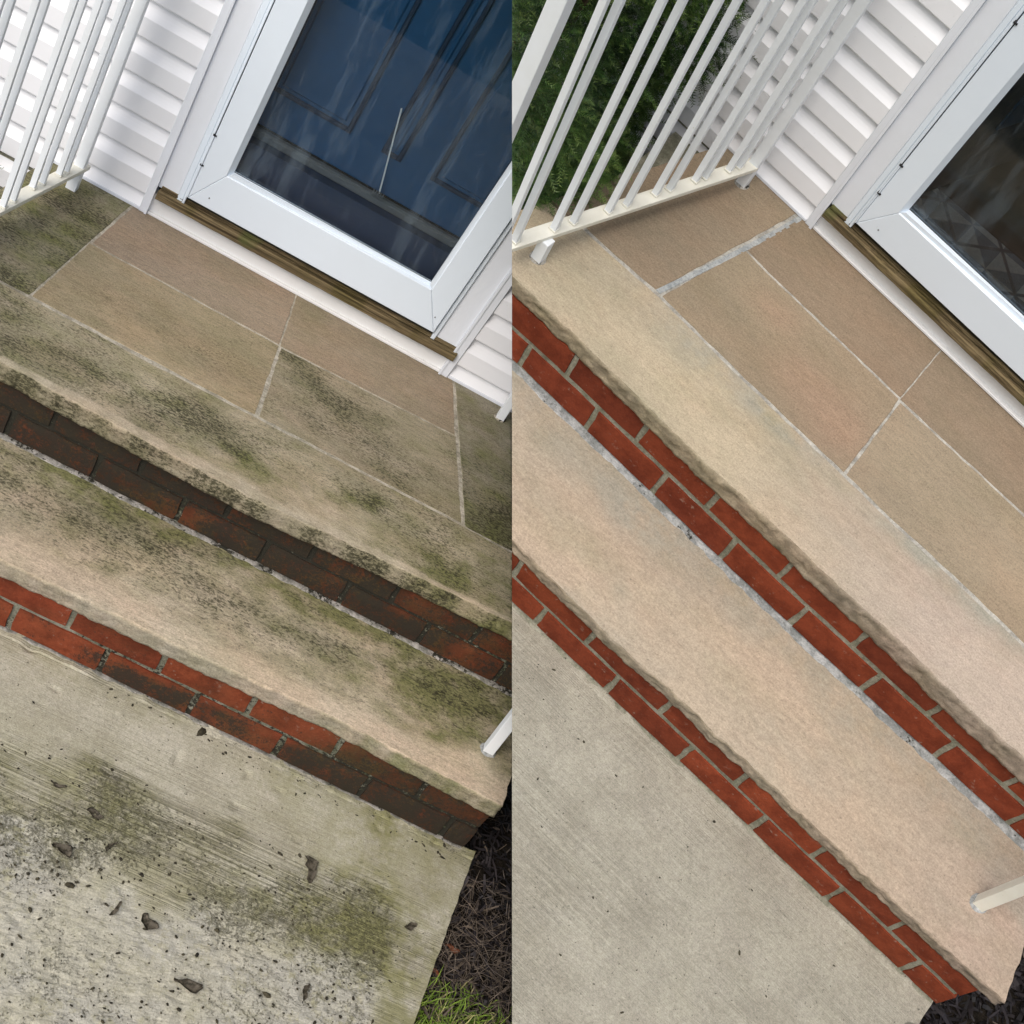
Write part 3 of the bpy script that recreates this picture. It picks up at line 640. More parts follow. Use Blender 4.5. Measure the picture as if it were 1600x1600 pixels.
# ================================================================ HOUSE WALL
def siding(T, s, x0, x1, z0, z1, zl, pitch):
    k = math.floor((z0-zl)/pitch)
    while zl+k*pitch < z1:
        a, b = zl+k*pitch, zl+(k+1)*pitch; lo = max(a, z0)
        if b > z1+.001: break
        prof = [(.004,lo), (-.0164,lo), (-.0172,lo+.002), (-.0172,a+pitch*.52)]
        for t in (.1,.25,.45,.65,.85,1.0):                             # concave dutch lap cove
            prof.append((-.0172+.0172*(1-(1-t)**1.5)-.0002, a+pitch*(.52+.42*t)))
        prof += [(-.0004,b+.006), (.004,b+.006)]
        if lo > a+pitch*.5: prof = [q for q in prof if q[1] >= lo] + []
        prof = [(o, max(z, lo)) for o, z in prof]
        bm = bmesh.new(); A = [bm.verts.new(Wp(s,x0,z,o)) for o, z in prof]; B = [bm.verts.new(Wp(s,x1,z,o)) for o, z in prof]
        n = len(prof)
        for i in range(n):
            j = (i+1)%n
            bm.faces.new((A[i],A[j],B[j],B[i]))
        bm.faces.new(A[::-1]); bm.faces.new(B)
        bmesh.ops.remove_doubles(bm, verts=bm.verts[:], dist=1e-5)
        put('siding_panel', bm, MAT['siding'], T)
        k += 1
def pbox(s, T, name, x0, x1, z0, z1, y0, y1, mat, inset=.0012, **k):
    return put(name, prism(s, [(x0,z0),(x1,z0),(x1,z1),(x0,z1)], y0, y1, inset=inset), mat, T, **k)

def wall(s):
    if s == 'L':
        T = thing('L','house_wall','white vinyl sided house wall with door casing behind the mossy steps','wall',(0,0,0))
        X = dict(j0=-.324,j1=-.302,c1=-.246,s1=-.2215,r0=.5105,r1=.585,rj=.612); zl, pit = .052, .0962; xe=(-2.2,1.9)
    else:
        T = thing('R','house_wall','white vinyl sided house wall with door casing behind the cleaned steps','wall',(0,0,0))
        X = dict(j0=-.060,j1=-.039,c1=.012,s1=.0345,r0=.735,r1=.80,rj=.825); zl, pit = .054, .0922; xe=(-2.0,2.2)
    xcorner = -.585 if s == 'L' else -.325
    siding(T, s, xcorner, X['j0']+.001, .004, 2.15, zl, pit); siding(T, s, X['rj']-.001, xe[1], .004, 2.15, zl, pit)
    siding(T, s, xe[0], xcorner, zl-3*pit, 2.15, zl, pit)
    pbox(s,T,'sheathing',xe[0],X['j0']+.01,-.02,2.2,.09,0,MAT['trim'],0); pbox(s,T,'sheathing',X['rj']-.01,xe[1],-.02,2.2,.09,0,MAT['trim'],0)
    pbox(s,T,'foundation',xe[0],xcorner-.02,-.6,-.021,.085,-.003,MAT['mortarR'],0,mask=const((.2,.1,0)))
    pbox(s,T,'foundation',xcorner-.02,xe[1],-.6,-.046,.085,.03,MAT['mortarR'],0,mask=const((.2,.1,0)))
    # starter strip under the first panel
    for a, b in ((xcorner, X['j0']-.001), (X['rj']+.001, xe[1])): pbox(s,T,'starter_strip',a,b,.0012,.0095,-.002,-.0185,MAT['trim'],.0006)
    for a, b, c in ((X['j0'],X['j1'],1), (X['r1'],X['rj'],-1)):
        pbox(s,T,'j_channel',a,b,0.0005,2.18,-.0005,-.0215,MAT['trim'],.002)
        e = (b-.006, b+.001) if c > 0 else (a-.001, a+.006)
        pbox(s,T,'channel_lip',e[0],e[1],0.001,2.18,-.0215,-.0245,MAT['trim'],.0006)
    pbox(s,T,'door_casing',X['j1'],X['c1'],.088,2.15,-.001,-.0135,MAT['trim'],.0015); pbox(s,T,'door_casing',X['r0']+.012,X['r1'],.088,2.15,-.001,-.0135,MAT['trim'],.0015)
    pbox(s,T,'door_stop_rail',X['c1']+.0004,X['s1']-.008,.080,2.1,-.001,-.0205,MAT['door'],.0022); pbox(s,T,'door_stop_rail',X['s1']-.0076,X['s1']-.0012,.086,2.1,-.001,-.0265,MAT['door'],.0012)
    pbox(s,T,'door_stop_rail',X['r0']-.0005,X['r0']+.0118,.086,2.1,-.001,-.0215,MAT['door'],.002)
    pbox(s,T,'door_casing',X['j1'],X['r1'],2.08,2.16,-.001,-.0132,MAT['trim'],.0015)
    pbox(s,T,'header',X['j0'],X['rj'],2.165,2.4,.09,-.002,MAT['siding'],0)
    # riser board, quarter strip and timber sill
    pbox(s,T,'riser_board',X['j1']-.001,X['r1']+.001,.001,.062,.02,-.0065,MAT['board'],.0006)
    pbox(s,T,'base_strip',X['j1']+.0005,X['r1']-.0005,.0008,.009,-.0068,-.0175,MAT['board'],.0018)
    x0, x1 = (X['j1']+.008, X['r1']+.012) if s == 'L' else (X['j1']+.003, X['r1']+.012)
    zb, zt_ = (.0605,.0855) if s == 'L' else (.058,.081)
    def timber(name, a, b, y0, y1, z0, z1, seed):
        bm = bmesh.new(); N = 90; pv = None
        for i in range(N+1):
            x = a+(b-a)*i/N; j = lambda q, m=.0011: m*noise.noise(Vector((x*24+seed, q*3.3, seed)))+.5*m*noise.noise(Vector((x*80, q*5, seed)))
            pr = [(y0,z0),(y1+.003,z0+j(1)),(y1+j(2),z0+.003),(y1+j(3),(z0+z1)/2+.001),(y1+.001+j(4),z1-.004),(y1+.004,z1+j(5)),(y0,z1)]
            r = [bm.verts.new(Wp(s,x,z,y)) for y, z in pr]
            if pv:
                for k in range(7): l = (k+1)%7; bm.faces.new((pv[k],pv[l],r[l],r[k]))
            else: bm.faces.new(r)
            pv = r
        bm.faces.new(pv[::-1]); return put(name, bm, MAT['wood'], T)
    timber('timber_sill', x0, x1, .03, -.0335, zb, zt_, 1)
    timber('timber_strip', x0+.003, x1-.004, .03, -.0205, zt_+.0008, zt_+.011, 4)
    pbox(s,T,'sill_gasket',X['s1']-.002,X['r0'],zt_+.0118,.1085,.02,-.012,MAT['black'],0)
    return T, X
WL, XL = wall('L'); WR, XR = wall('R')

# ================================================================ STORM DOORS
def storm(s, X, gx0, gx1, gz0, lab):
    T = thing(s, 'storm_door', lab, 'storm door', Wp(s, X['s1'], .11, 0))
    x0, x1, z0, z1, gz1 = X['s1']+.0022, X['r0']-.0022, .1105, 2.07, 1.98
    f, b = -.0315, -.001; m = .0004; bw = .011
    ix0, ix1, iz0, iz1 = gx0-bw, gx1+bw, gz0-bw, gz1+bw
    P = {'left': [(x0,z0+m),(ix0,iz0+m),(ix0,iz1),(x0,z1)], 'bottom': [(x0+m,z0),(x1-m,z0),(ix1-m,iz0),(ix0+m,iz0)], 'right': [(x1,z0+m),(x1,z1),(ix1,iz1),(ix1,iz0+m)], 'top': [(x0,z1),(ix0,iz1),(ix1,iz1),(x1,z1)]}
    for k, nm in (('left','stile'),('bottom','bottom_rail'),('right','stile'),('top','top_rail')):
        put(nm, prism(s, P[k], b, f, inset=.0016), MAT['door'], T)
    # sloped glazing bead, mitred
    def bead(a, b_, c, d):
        bm = bmesh.new(); A = [bm.verts.new(Wp(s,x,z,y)) for x,z,y in ((*a,f+.003),(*b_,f+.003),(*c,-.013),(*d,-.013))]
        A2 = [bm.verts.new(Wp(s,x,z,-.004)) for x,z in (a,b_,c,d)]
        mid = []
        bm.faces.new(A); bm.faces.new(A2[::-1])
        for i in range(4): j = (i+1)%4; bm.faces.new((A[i],A2[i],A2[j],A[j]))
        put('glazing_bead', bm, MAT['door'], T)
    i_ = .0003
    bead((ix0,iz0),(ix0,iz1),(gx0,gz1),(gx0,gz0)); bead((ix0+i_,iz0),(gx0+i_,gz0),(gx1-i_,gz0),(ix1-i_,iz0)); bead((ix1,iz0),(gx1,gz0),(gx1,gz1),(ix1,iz1)); bead((ix0,iz1),(ix1,iz1),(gx1,gz1),(gx0,gz1))
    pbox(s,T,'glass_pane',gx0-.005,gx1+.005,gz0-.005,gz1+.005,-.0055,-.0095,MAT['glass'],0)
    pbox(s,T,'gasket',gx0-.0035,gx0+.0005,gz0,gz1,-.0098,-.0125,MAT['black'],0); pbox(s,T,'gasket',gx0,gx1,gz0-.0035,gz0+.0005,-.0098,-.0125,MAT['black'],0); pbox(s,T,'gasket',gx1-.0005,gx1+.0035,gz0,gz1,-.0098,-.0125,MAT['black'],0)
    # hinge: thin knuckle bar on the outer edge with dark stops at its ends
    hx = X['s1']
    pbox(s,T,'hinge_bar',hx-.001,hx+.0018,.1115,.2125,-.004,-.0335,MAT['door'],.0006)
    pbox(s,T,'hinge_bar',hx-.001,hx+.0018,.2165,.304,-.004,-.0345,MAT['door'],.0006)
    for z in (.2135,.3055,.716): pbox(s,T,'hinge_stop',hx-.003,hx+.0065,z,z+.0032,-.004,-.0352,MAT['black'],0)
    pbox(s,T,'hinge_bar',hx-.003,hx-.0003,.310,.716,-.004,-.0325,MAT['door'],.0006); pbox(s,T,'gap_seal',hx,hx+.0018,.31,.72,-.002,-.0262,MAT['black'],0)
    pbox(s,T,'gap_seal',X['r0']-.0019,X['r0']-.0007,.1115,2.05,-.002,-.020,MAT['black'],0)
    for x, z in ((x0+.05,z0+.03),(x1-.02,z0+.045)):
        bm = bmesh.new(); bmesh.ops.create_cone(bm, cap_ends=True, segments=10, radius1=.0022, radius2=.0018, depth=.002, matrix=Matrix.Translation(Wp(s,x,z,f-.0008))@Matrix.Rotation(math.pi/2,4,'X')); put('screw', bm, MAT['metal'], T)
    return T
storm('L', XL, -.142, .4285, .2325, 'white framed storm door over a dark blue door, behind the mossy steps')
storm('R', XR, .109, .66, .2225, 'white framed storm door with dark room behind the glass, beside the cleaned steps')

# ================================================================ BEHIND THE GLASS
def inner_left():
    s = 'L'; T = thing(s,'entry_door','dark blue panelled entry door seen through the storm door glass','door',Wp(s,-.22,.13,.1))
    pbox(s,T,'door_leaf',-.235,.53,.335,2.05,.135,.10,MAT['blue'],0)
    for a, b, z0, z1 in ((-.16,.062,.44,1.9),(.150,.205,.44,1.9),(.29,.46,.44,1.9)):
        pbox(s,T,'panel_moulding',a,a+.012,z0,z1,.1005,.091,MAT['bluedk'],.002); pbox(s,T,'panel_moulding',b-.012,b,z0,z1,.1005,.091,MAT['bluedk'],.002)
        pbox(s,T,'panel_moulding',a+.0125,b-.0125,z0,z0+.012,.1005,.091,MAT['bluedk'],.002)
        pbox(s,T,'panel',a+.022,b-.022 if b-a > .08 else a+.033,z0+.022,z1,.1003,.094,MAT['blue'],.004)
    pbox(s,T,'kick_seal',-.235,.53,.327,.3345,.13,.094,MAT['black'],0)
    H = WL
    pbox(s,H,'threshold',-.235,.53,.306,.3255,.14,.076,MAT['metal'],.003); pbox(s,H,'threshold_ridge',-.235,.53,.3258,.331,.10,.078,MAT['metal'],.001)
    pbox(s,H,'jamb_liner',-.30,-.236,.1,2.1,.14,.001,MAT['bluedk'],0); pbox(s,H,'jamb_liner',.531,.60,.1,2.1,.14,.001,MAT['bluedk'],0)
    pbox(s,H,'door_pan',-.235,.53,.095,.3055,.14,.040,MAT['pan'],0)
    # thin white rod with a coiled foot standing on the threshold
    R_ = thing(s,'door_rod','thin white rod with coiled foot leaning behind the door glass','rod',(.215,.075,.333))
    bm = bmesh.new(); bar(bm, (.213,.074,.342), (.163,.086,.575), .0042, .0042, bev=.0012); put('rod', bm, MAT['board'], R_)
    bm = bmesh.new()
    for k in range(5): bmesh.ops.create_cone(bm, cap_ends=True, segments=12, radius1=.0085, radius2=.0085, depth=.0028, matrix=Matrix.Translation((.197+.007*k,.066,.342))@Matrix.Rotation(math.pi/2,4,'Y'))
    put('coil', bm, MAT['metal'], R_)
inner_left()
def inner_right():
    s = 'R'
    def sb(name, a, b, mat, kind='structure'):
        bm = bmesh.new(); add_box(bm, a, b); tag(put(name, bm, mat, side=s, base=a), kind=kind)
    sb('hall_floor', (-.3,.05,.02), (1.9,3.2,.098), MAT['roomfl'])
    T = thing(s,'hall_walls','dim hallway walls and ceiling behind the right storm door','hallway',(-.3,.12,.1))
    for nm, a, b in (('wall',(-.34,.12,.1),(-.30,3.2,2.3)),('wall',(1.9,.08,.1),(1.94,3.2,2.3)),('wall',(-.34,3.2,.1),(1.94,3.24,2.3)),('ceiling',(-.34,.1,2.3),(1.94,3.24,2.34))):
        bm = bmesh.new(); add_box(bm, a, b); put(nm, bm, MAT['room'], T)
    R_ = thing(s,'door_mat_rug','grey rug with triangle pattern just inside the storm door','rug',(.05,.06,.099))
    bm = bmesh.new(); add_box(bm, (.03,.055,.0995), (.95,.262,.106), .002); put('pile', bm, MAT['rug'], R_)
    bm = bmesh.new(); add_box(bm, (.03,.2625,.0995), (.95,.269,.104)); put('border', bm, MAT['black'], R_)
    D_ = thing(s,'entry_door','dark blue entry door swung open into the dim hallway','door',(.05,.14,.11))
    bm = bmesh.new(); add_box(bm, (0,0,.005), (.04,.84,1.95), .002, f=lambda x,y,z: Vector((.055+x*math.cos(.35)+y*math.sin(.35)*.8, .20+y*math.cos(.35)-x*math.sin(.35), .11+z))); put('door_leaf', bm, MAT['bluedk'], D_)
    for k in range(2):
        bm = bmesh.new(); add_box(bm, (.0405,.10+.36*k,.2), (.047,.36+.36*k,1.8), .002, f=lambda x,y,z: Vector((.055+x*math.cos(.35)+y*math.sin(.35)*.8, .20+y*math.cos(.35)-x*math.sin(.35), .11+z))); put('panel', bm, MAT['blue'], D_)
    B_ = thing(s,'bench','dark brown bench standing in the hallway beyond the rug','bench',(.35,.55,.1))
    bm = bmesh.new(); add_box(bm, (.42,.50,.30), (1.2,.85,.345), .006); put('seat', bm, MAT['roomfl'], B_)
    for x in (.44,1.14):
        for y in (.52,.79): bm = bmesh.new(); add_box(bm, (x,y,.1), (x+.04,y+.04,.3)); put('leg', bm, MAT['roomfl'], B_)
inner_right()

# ================================================================ RAILINGS AND POSTS
def railing_L():
    T = thing('L','railing','cream metal railing with paired square bars on the mossy platform','railing',(-.49,-.09,0))
    top = .86; R = MAT['rail']
    def rx(y): return -.4905+(y+.10)*.162
    bars = [(-.541,-.443),(-.536,-.396),(-.528,-.301),(-.520,-.260),(-.507,-.185),(-.501,-.153)]
    for i in range(3): bars += [(rx(-.60-.14*i)+.002,-.60-.14*i),(rx(-.56-.14*i)+.002,-.56-.14*i)]
    for x, y in bars:
        bm = bmesh.new(); bar(bm, (x,y,.071), (x,y,top), .0145, .0145, bev=.0012); put('baluster', bm, R, T)
        bm = bmesh.new(); bar(bm, (x,y,.0745), (x,y,.0775), .0185, .0185); put('weld', bm, MAT['railb'], T)
    bm = bmesh.new(); bar(bm, (rx(-.06),-.06,.066), (rx(-.86),-.86,.066), .034, .0125, rot=0, bev=.0015); put('bottom_rail', bm, MAT['railb'], T)
    bm = bmesh.new(); bar(bm, (rx(-.04),-.04,top+.008), (rx(-.86),-.86,top+.008), .042, .016, bev=.003); put('top_rail', bm, R, T)
    bm = bmesh.new(); bar(bm, (-.4885,-.086,-.002), (-.4885,-.086,top), .027, .027, bev=.002); put('post', bm, R, T)
    bm = bmesh.new(); bar(bm, (-.64,-1.08,PAR['L']['zt']-.002), (-.64,-1.08,top+.1), .034, .034, bev=.002); put('newel_post', bm, R, T)
    bm = bmesh.new(); bar(bm, (rx(-.86),-.86,.066), (-.64,-1.08,-.06), .030, .0125); put('bottom_rail', bm, MAT['railb'], T)
railing_L()
def railing_R():
    T = thing('R','railing','cream metal railing with paired square bars in front of the dark yew','railing',(-.23,-.05,0))
    top = .86; R = MAT['rail']
    P = [(-.429,-.729),(-.398,-.632),(-.384,-.580),(-.356,-.488),(-.342,-.437),(-.321,-.353),(-.309,-.313),(-.288,-.237),(-.279,-.208),(-.257,-.138),(-.248,-.107),(-.439,-.765)]
    a, b = Vector((-.232,-.060,.066)), Vector((-.443,-.775,.066))
    for x, y in P:
        k = (.010+.02*cl((-y-.3)/.5))                                   # the front bars lean back a little
        bm = bmesh.new(); bar(bm, (x,y,.071), (x-k*1.1,y+k*.4,top), .0148, .0148, bev=.0012); put('baluster', bm, R, T)
        bm = bmesh.new(); bar(bm, (x,y,.0745), (x,y,.0772), .0185, .0185); put('weld', bm, MAT['railb'], T)
    bm = bmesh.new(); bar(bm, a, b, .034, .0125, bev=.0015); put('bottom_rail', bm, MAT['railb'], T)
    bm = bmesh.new(); bar(bm, b, (-.456,-.93,-.03), .034, .0125, bev=.0015); put('bottom_rail', bm, MAT['railb'], T)
    bm = bmesh.new(); bar(bm, a+Vector((0,.02,top-.058)), b+Vector((-.02,-.02,top-.058)), .042, .016, bev=.003); put('top_rail', bm, R, T)
    for x, y in ((-.2305,-.056),(-.391,-.657)):
        bm = bmesh.new(); bar(bm, (x,y,-.002), (x,y,.062 if y < -.5 else top), .026, .026, bev=.002); put('post', bm, R, T)
        bm = bmesh.new(); bmesh.ops.create_cone(bm, cap_ends=True, segments=14, radius1=.021, radius2=.017, depth=.004, matrix=Matrix.Translation((x,y,.001))); put('base_mortar', bm, MAT['jointR'], T, mask=const((.5,.1,0)))
    bm = bmesh.new(); bar(bm, (-.455,-.945,PAR['R']['zt']-.002), (-.455,-.945,top+.12), .033, .033, bev=.002); put('newel_post', bm, R, T)
railing_R()
def hand_post(s, x, y, lab):
    z = PAR[s]['zt']; T = thing(s,'handrail_post',lab,'railing post',(x,y,z))
    w = .0265
    bm = bmesh.new(); bar(bm, (x,y,z-.002), (x,y,.62), w, w, rot=.0, bev=.002); put('post', bm, MAT['railb'] if s == 'R' else MAT['rail'], T)
    bm = bmesh.new(); bar(bm, (x,y,.62), (x-.1,y+.78,.86), .04, .02, bev=.003); put('handrail', bm, MAT['rail'], T)
    bm = bmesh.new(); n = 18; c = bm.verts.new((x,y,z+.004)); R1 = []
    for k in range(n):
        a = 2*math.pi*k/n; q = .0195+.003*noise.noise(Vector((math.cos(a)*2,math.sin(a)*2,x*9)))
        R1.append((bm.verts.new((x+q*.9*math.cos(a),y+q*.9*math.sin(a),z+.004)), bm.verts.new((x+q*1.15*math.cos(a),y+q*1.15*math.sin(a),z-.001))))
    for k in range(n):
        l = (k+1)%n; bm.faces.new((c,R1[k][0],R1[l][0])); bm.faces.new((R1[k][0],R1[k][1],R1[l][1],R1[l][0]))
    put('base_mortar', bm, MAT['smear'], T, mask=const((.15,0,0)), fill=False)
hand_post('L', 1.025, -1.078, 'cream square handrail post on the mossy tread')
hand_post('R', 1.185, -.949, 'cream square handrail post on the clean tan tread')
T = thing('L','railing_post','short foot of the far railing beside the white siding above the mossy platform','railing post',(.79,-.07,0))
bm = bmesh.new(); bar(bm, (.79,-.072,-.002), (.79,-.072,.86), .024, .024, bev=.002); put('post', bm, MAT['rail'], T)
bm = bmesh.new(); bmesh.ops.create_cone(bm, cap_ends=True, segments=14, radius1=.019, radius2=.016, depth=.004, matrix=Matrix.Translation((.79,-.072,.001))); put('base_mortar', bm, MAT['jointL'], T, mask=const((.6,.1,0)))

# ================================================================ PLANTS AND LITTER
def raw(name, V, F, mat, side, tintv=None, T=None, base=(0,0,0), kind=None):
    """scatter mesh from arrays; drops faces beyond the end of this half"""
    if T: base, side = T[1], T[2]
    n, d = CUT[side]; V = np.asarray(V); F = np.asarray(F)
    dist = V @ np.array(n) + d; F = F[(dist > .0001)[F].any(1)]; V = V + np.outer(np.where(dist < .0001, .0001-dist, 0), np.array(n))
    me = bpy.data.meshes.new(name); used = np.unique(F); rem = -np.ones(len(V), int); rem[used] = np.arange(len(used))
    V2 = V[used]-np.array(base); me.from_pydata(V2.tolist(), [], rem[F].tolist()); me.materials.append(mat)
    if tintv is not None:
        a = me.color_attributes.new('Tint','FLOAT_COLOR','POINT'); arr = np.ones((len(used),4), np.float32); arr[:,:3] = tintv[used]; a.data.foreach_set('color', arr.ravel())
    o = bpy.data.objects.new(name, me); C.objects.link(o)
    if T: o.parent = T[0]
    else: o.matrix_world = M[side] @ Matrix.Translation(base)
    if kind: o['kind'] = kind
    return o
def sprays(n, centre_fn, L=(.07,.13), needles=26, nl=.019, nw=.0022):
    V, F, Tn = [], [], []; vi = 0
    for _ in range(n):
        p, d, shade = centre_fn(); l = rng.uniform(*L); d = d/np.linalg.norm(d)
        s = np.cross(d, rng.normal(size=3)); s /= np.linalg.norm(s); u = np.cross(d, s)
        tr, tg = shade
        t = np.linspace(.05, 1, needles); droop = np.array([0,0,-1.])*.25*l
        ax = p+np.outer(t, d*l)+np.outer(t**2, droop)
        # twig
        w = .0011; a, b = p, ax[-1]
        V += [a-s*w, a+s*w, b]; F.append((vi,vi+1,vi+2)); Tn += [(.2,.3,0)]*3; vi += 3
        for k in range(needles):
            sg = 1 if k%2 else -1; q = s*sg*.86+d*.62+u*rng.normal(0,.28); q /= np.linalg.norm(q); ll = nl*rng.uniform(.75,1.15)*(1-.35*t[k])
            wd = np.cross(q, u); wd /= np.linalg.norm(wd)+1e-9
            r = ax[k]; V += [r-wd*nw*.5, r+wd*nw*.5, r+q*ll]; F.append((vi,vi+1,vi+2)); vi += 3
            c = (cl(tr+rng.normal(0,.12)), cl(tg*t[k]+(.25 if t[k] > .8 else 0)), 0); Tn += [c,c,c]
    return np.array(V), np.array(F), np.array(Tn, np.float32)
def yew():
    T = thing('R','yew_shrub','dark green yew shrub growing beside the platform behind the railing','shrub',(-.85,-.35,PAR['R']['soil']))
    def xmax(y, z): return min(-.47, -.37+.28*(y+.05)-.12*cl(z*2))-.05*fbm(y*5, z*5, 3)*1.6-.10*cl((z-.25)*1.5)+.05*math.sin(y*11+z*5)-.10*cl((-.22-z)*5)
    cl_c = [(rng.uniform(-1.3,-.5), rng.uniform(-.85,-.06), rng.uniform(-.42,.85)) for _ in range(170)]
    cn = np.array(cl_c)
    def cf():
        while True:
            if rng.random() < .45:                                        # outer skin facing the platform
                y = rng.uniform(-.95,-.03); z = rng.uniform(-.42,.95); x = xmax(y,z)-abs(rng.normal(0,.06))-.03
            elif rng.random() < .4:                                       # sprays near the wall
                z = rng.uniform(-.42,.95); y = rng.uniform(-.16,-.02); x = rng.uniform(-1.2, xmax(y,z)-.03)
            else:
                y = rng.uniform(-.95,-.03); z = rng.uniform(-.42,.95); x = rng.uniform(-1.3, xmax(y,z)-.03)
                if fbm(x*6,y*6,z*6) < -.12: continue
            cell = fbm(x*7, y*7, z*7)
            d = np.array([.75,-.25,.55])+rng.normal(0,.55,3)
            if y > -.18: d[1] -= .5
            return np.array([x,y,z]), d, (cl(.45+.9*cell+rng.normal(0,.15)), cl(.10+.5*cell))
    V, F, Tn = sprays(16000, cf, L=(.05,.10), nl=.016, nw=.0028)
    raw('foliage', V, F, MAT['yew'], 'R', Tn, T)
    for k in range(16):
        bm = bmesh.new(); a = Vector((rng.uniform(-.95,-.75),rng.uniform(-.45,-.25),PAR['R']['soil'])); b = Vector((rng.uniform(-1.2,-.55),rng.uniform(-.8,-.1),rng.uniform(.1,.8)))
        bar(bm, a, a.lerp(b,.5)+Vector((0,0,.06)), .022, .022); bar(bm, a.lerp(b,.5)+Vector((0,0,.06)), b, .011, .011)
        put('stem', bm, MAT['bark'], T)
yew()
T = thing('L','shrub','small dark green shrub sprig against the siding at the left picture edge','shrub',(-.75,-.06,PAR['L']['soil']))
def cfL():
    return np.array([rng.uniform(-.95,-.745), rng.uniform(-.14,-.05), rng.uniform(-.38,.02)]), np.array([.5,-.2,.7])+rng.normal(0,.5,3), (rng.uniform(.2,1), rng.uniform(0,.4))
V, F, Tn = sprays(80, cfL, needles=16, nl=.012, nw=.003); raw('foliage', V, F, MAT['yew'], 'L', Tn, T)
bm = bmesh.new(); bar(bm, (-.80,-.09,PAR['L']['soil']), (-.76,-.08,.05), .008, .008); put('stem', bm, MAT['bark'], T)

def strips(n, fx, fy, z, lrange, wrange, tint, up=.25, lift=.02):
    V, F, Tn = [], [], []; vi = 0
    for _ in range(n):
        x, y = fx(), fy(); a = rng.uniform(0, math.pi*2); l = rng.uniform(*lrange); w = rng.uniform(*wrange)
        e = rng.normal(0, up); d = np.array([math.cos(a)*math.cos(e), math.sin(a)*math.cos(e), math.sin(e)]); s = np.cross(d, [0,0,1]); s /= np.linalg.norm(s); tw = rng.normal(0,.6); s = s*math.cos(tw)+np.cross(d,s)*math.sin(tw)
        zz = z+rng.uniform(0,1)**1.6*lift; p = np.array([x,y,zz]); bend = rng.normal(0,.18)*l
        pts = [p-d*l/2, p+np.cross(d,s)*bend, p+d*l/2]
        c = tint()
        for q, ww in zip(pts, (.7,1,.5)): V += [q-s*w*ww/2, q+s*w*ww/2]; Tn += [c,c]
        F += [(vi,vi+1,vi+3,vi+2),(vi+2,vi+3,vi+5,vi+4)]; vi += 6
    return np.array(V), np.array(F), np.array(Tn, np.float32)
def mt(): 
    r = rng.random(); return (rng.random(), .9 if r < .07 else (.35 if r < .2 else 0), 0)
V, F, Tn = strips(7000, lambda: rng.uniform(1.04,1.62), lambda: rng.uniform(-2.15,-.6), PAR['L']['soil']-.006, (.012,.06), (.0018,.008), mt, lift=.030); tag(raw('mulch', V, F, MAT['mulch'], 'L', Tn), kind='stuff')
V, F, Tn = strips(6500, lambda: rng.uniform(1.12,1.85), lambda: rng.uniform(-1.9,-.5), PAR['R']['soil']-.006, (.012,.06), (.003,.012), lambda:(rng.random()*.7, .5 if rng.random() < .02 else 0, 0), lift=.030); tag(raw('mulch', V, F, MAT['mulch'], 'R', Tn), kind='stuff')
V, F, Tn = strips(900, lambda: rng.uniform(-1.3,-.35), lambda: rng.uniform(-1.0,-.0), PAR['R']['soil']-.006, (.012,.06), (.003,.010), mt); tag(raw('mulch', V, F, MAT['mulch'], 'R', Tn), kind='stuff')
# thin dry roots and straw on the left bed
V, F, Tn = strips(1500, lambda: rng.uniform(1.06,1.4), lambda: min(-1.25, rng.normal(-1.46,.12)), PAR['L']['soil']+.012, (.02,.075), (.0008,.0016), lambda:(rng.random(), rng.uniform(.3,1), 0), up=.35, lift=.022); tag(raw('dry_straw', V, F, MAT['mulch'], 'L', Tn), kind='stuff')
def blades(n, side, fxy, z, hr, tint):
    V, F, Tn = [], [], []; vi = 0
    for _ in range(n):
        x, y = fxy(); h = rng.uniform(*hr); w = rng.uniform(.0022,.0042); a = rng.uniform(0,2*math.pi); s = np.array([math.cos(a),math.sin(a),0])*w/2; lean = rng.normal(0,.5,2)*h
        p = np.array([x,y,z]); q = p+np.array([lean[0]*.35,lean[1]*.35,h*.62]); r = p+np.array([lean[0],lean[1],h*.95])
        V += [p-s,p+s,q-s*.8,q+s*.8,r]; F += [(vi,vi+1,vi+3),(vi,vi+3,vi+2),(vi+2,vi+3,vi+4)]; c = tint(); Tn += [c]*5; vi += 5
    return np.array(V), np.array(F), np.array(Tn, np.float32)
def gxy():
    while True:
        x, y = rng.uniform(1.03,1.55), rng.uniform(-2.3,-1.50)
        if y < -1.585+.03*math.sin(x*22)+.05*rng.normal()-.25*(x-1.15) and x > 1.10+(y+1.227)*.115+.004: return x, y
V, F, Tn = blades(13000, 'L', gxy, PAR['L']['soil']-.008, (.02,.06), lambda:(cl(rng.normal(.5,.3)), .9 if rng.random() < .16 else 0, 0)); raw('grass', V, F, MAT['grass'], 'L', Tn, kind='stuff')

# crumbs on the walks
def crumbs(n, side, fxy, z, r, mat, name='crumbs'):
    V, F = [], []; vi = 0
    for _ in range(n):
        x, y = fxy(); q = r*math.exp(rng.normal(0,.45)); a = rng.uniform(0,6.28); e = rng.uniform(1,2.2); ca, sa = math.cos(a), math.sin(a); b = np.array([x,y,z])
        for k in range(6):
            t = k*math.pi/3; rr = q*rng.uniform(.65,1.2); px, py = rr*e*math.cos(t), rr*math.sin(t); V.append(b+np.array([px*ca-py*sa, px*sa+py*ca, 0]))
        V.append(b+np.array([0,0,q*.7])); F += [(vi+k, vi+(k+1)%6, vi+6) for k in range(6)]; vi += 7
    raw(name, V, F, mat, side, kind='stuff')
def cxyL():
    while True:
        x, y = rng.uniform(-.1,1.05), rng.uniform(-2.2,-1.23)
        if rng.random() < .10+.9*cl((-1.38-y)/.12): return x, y
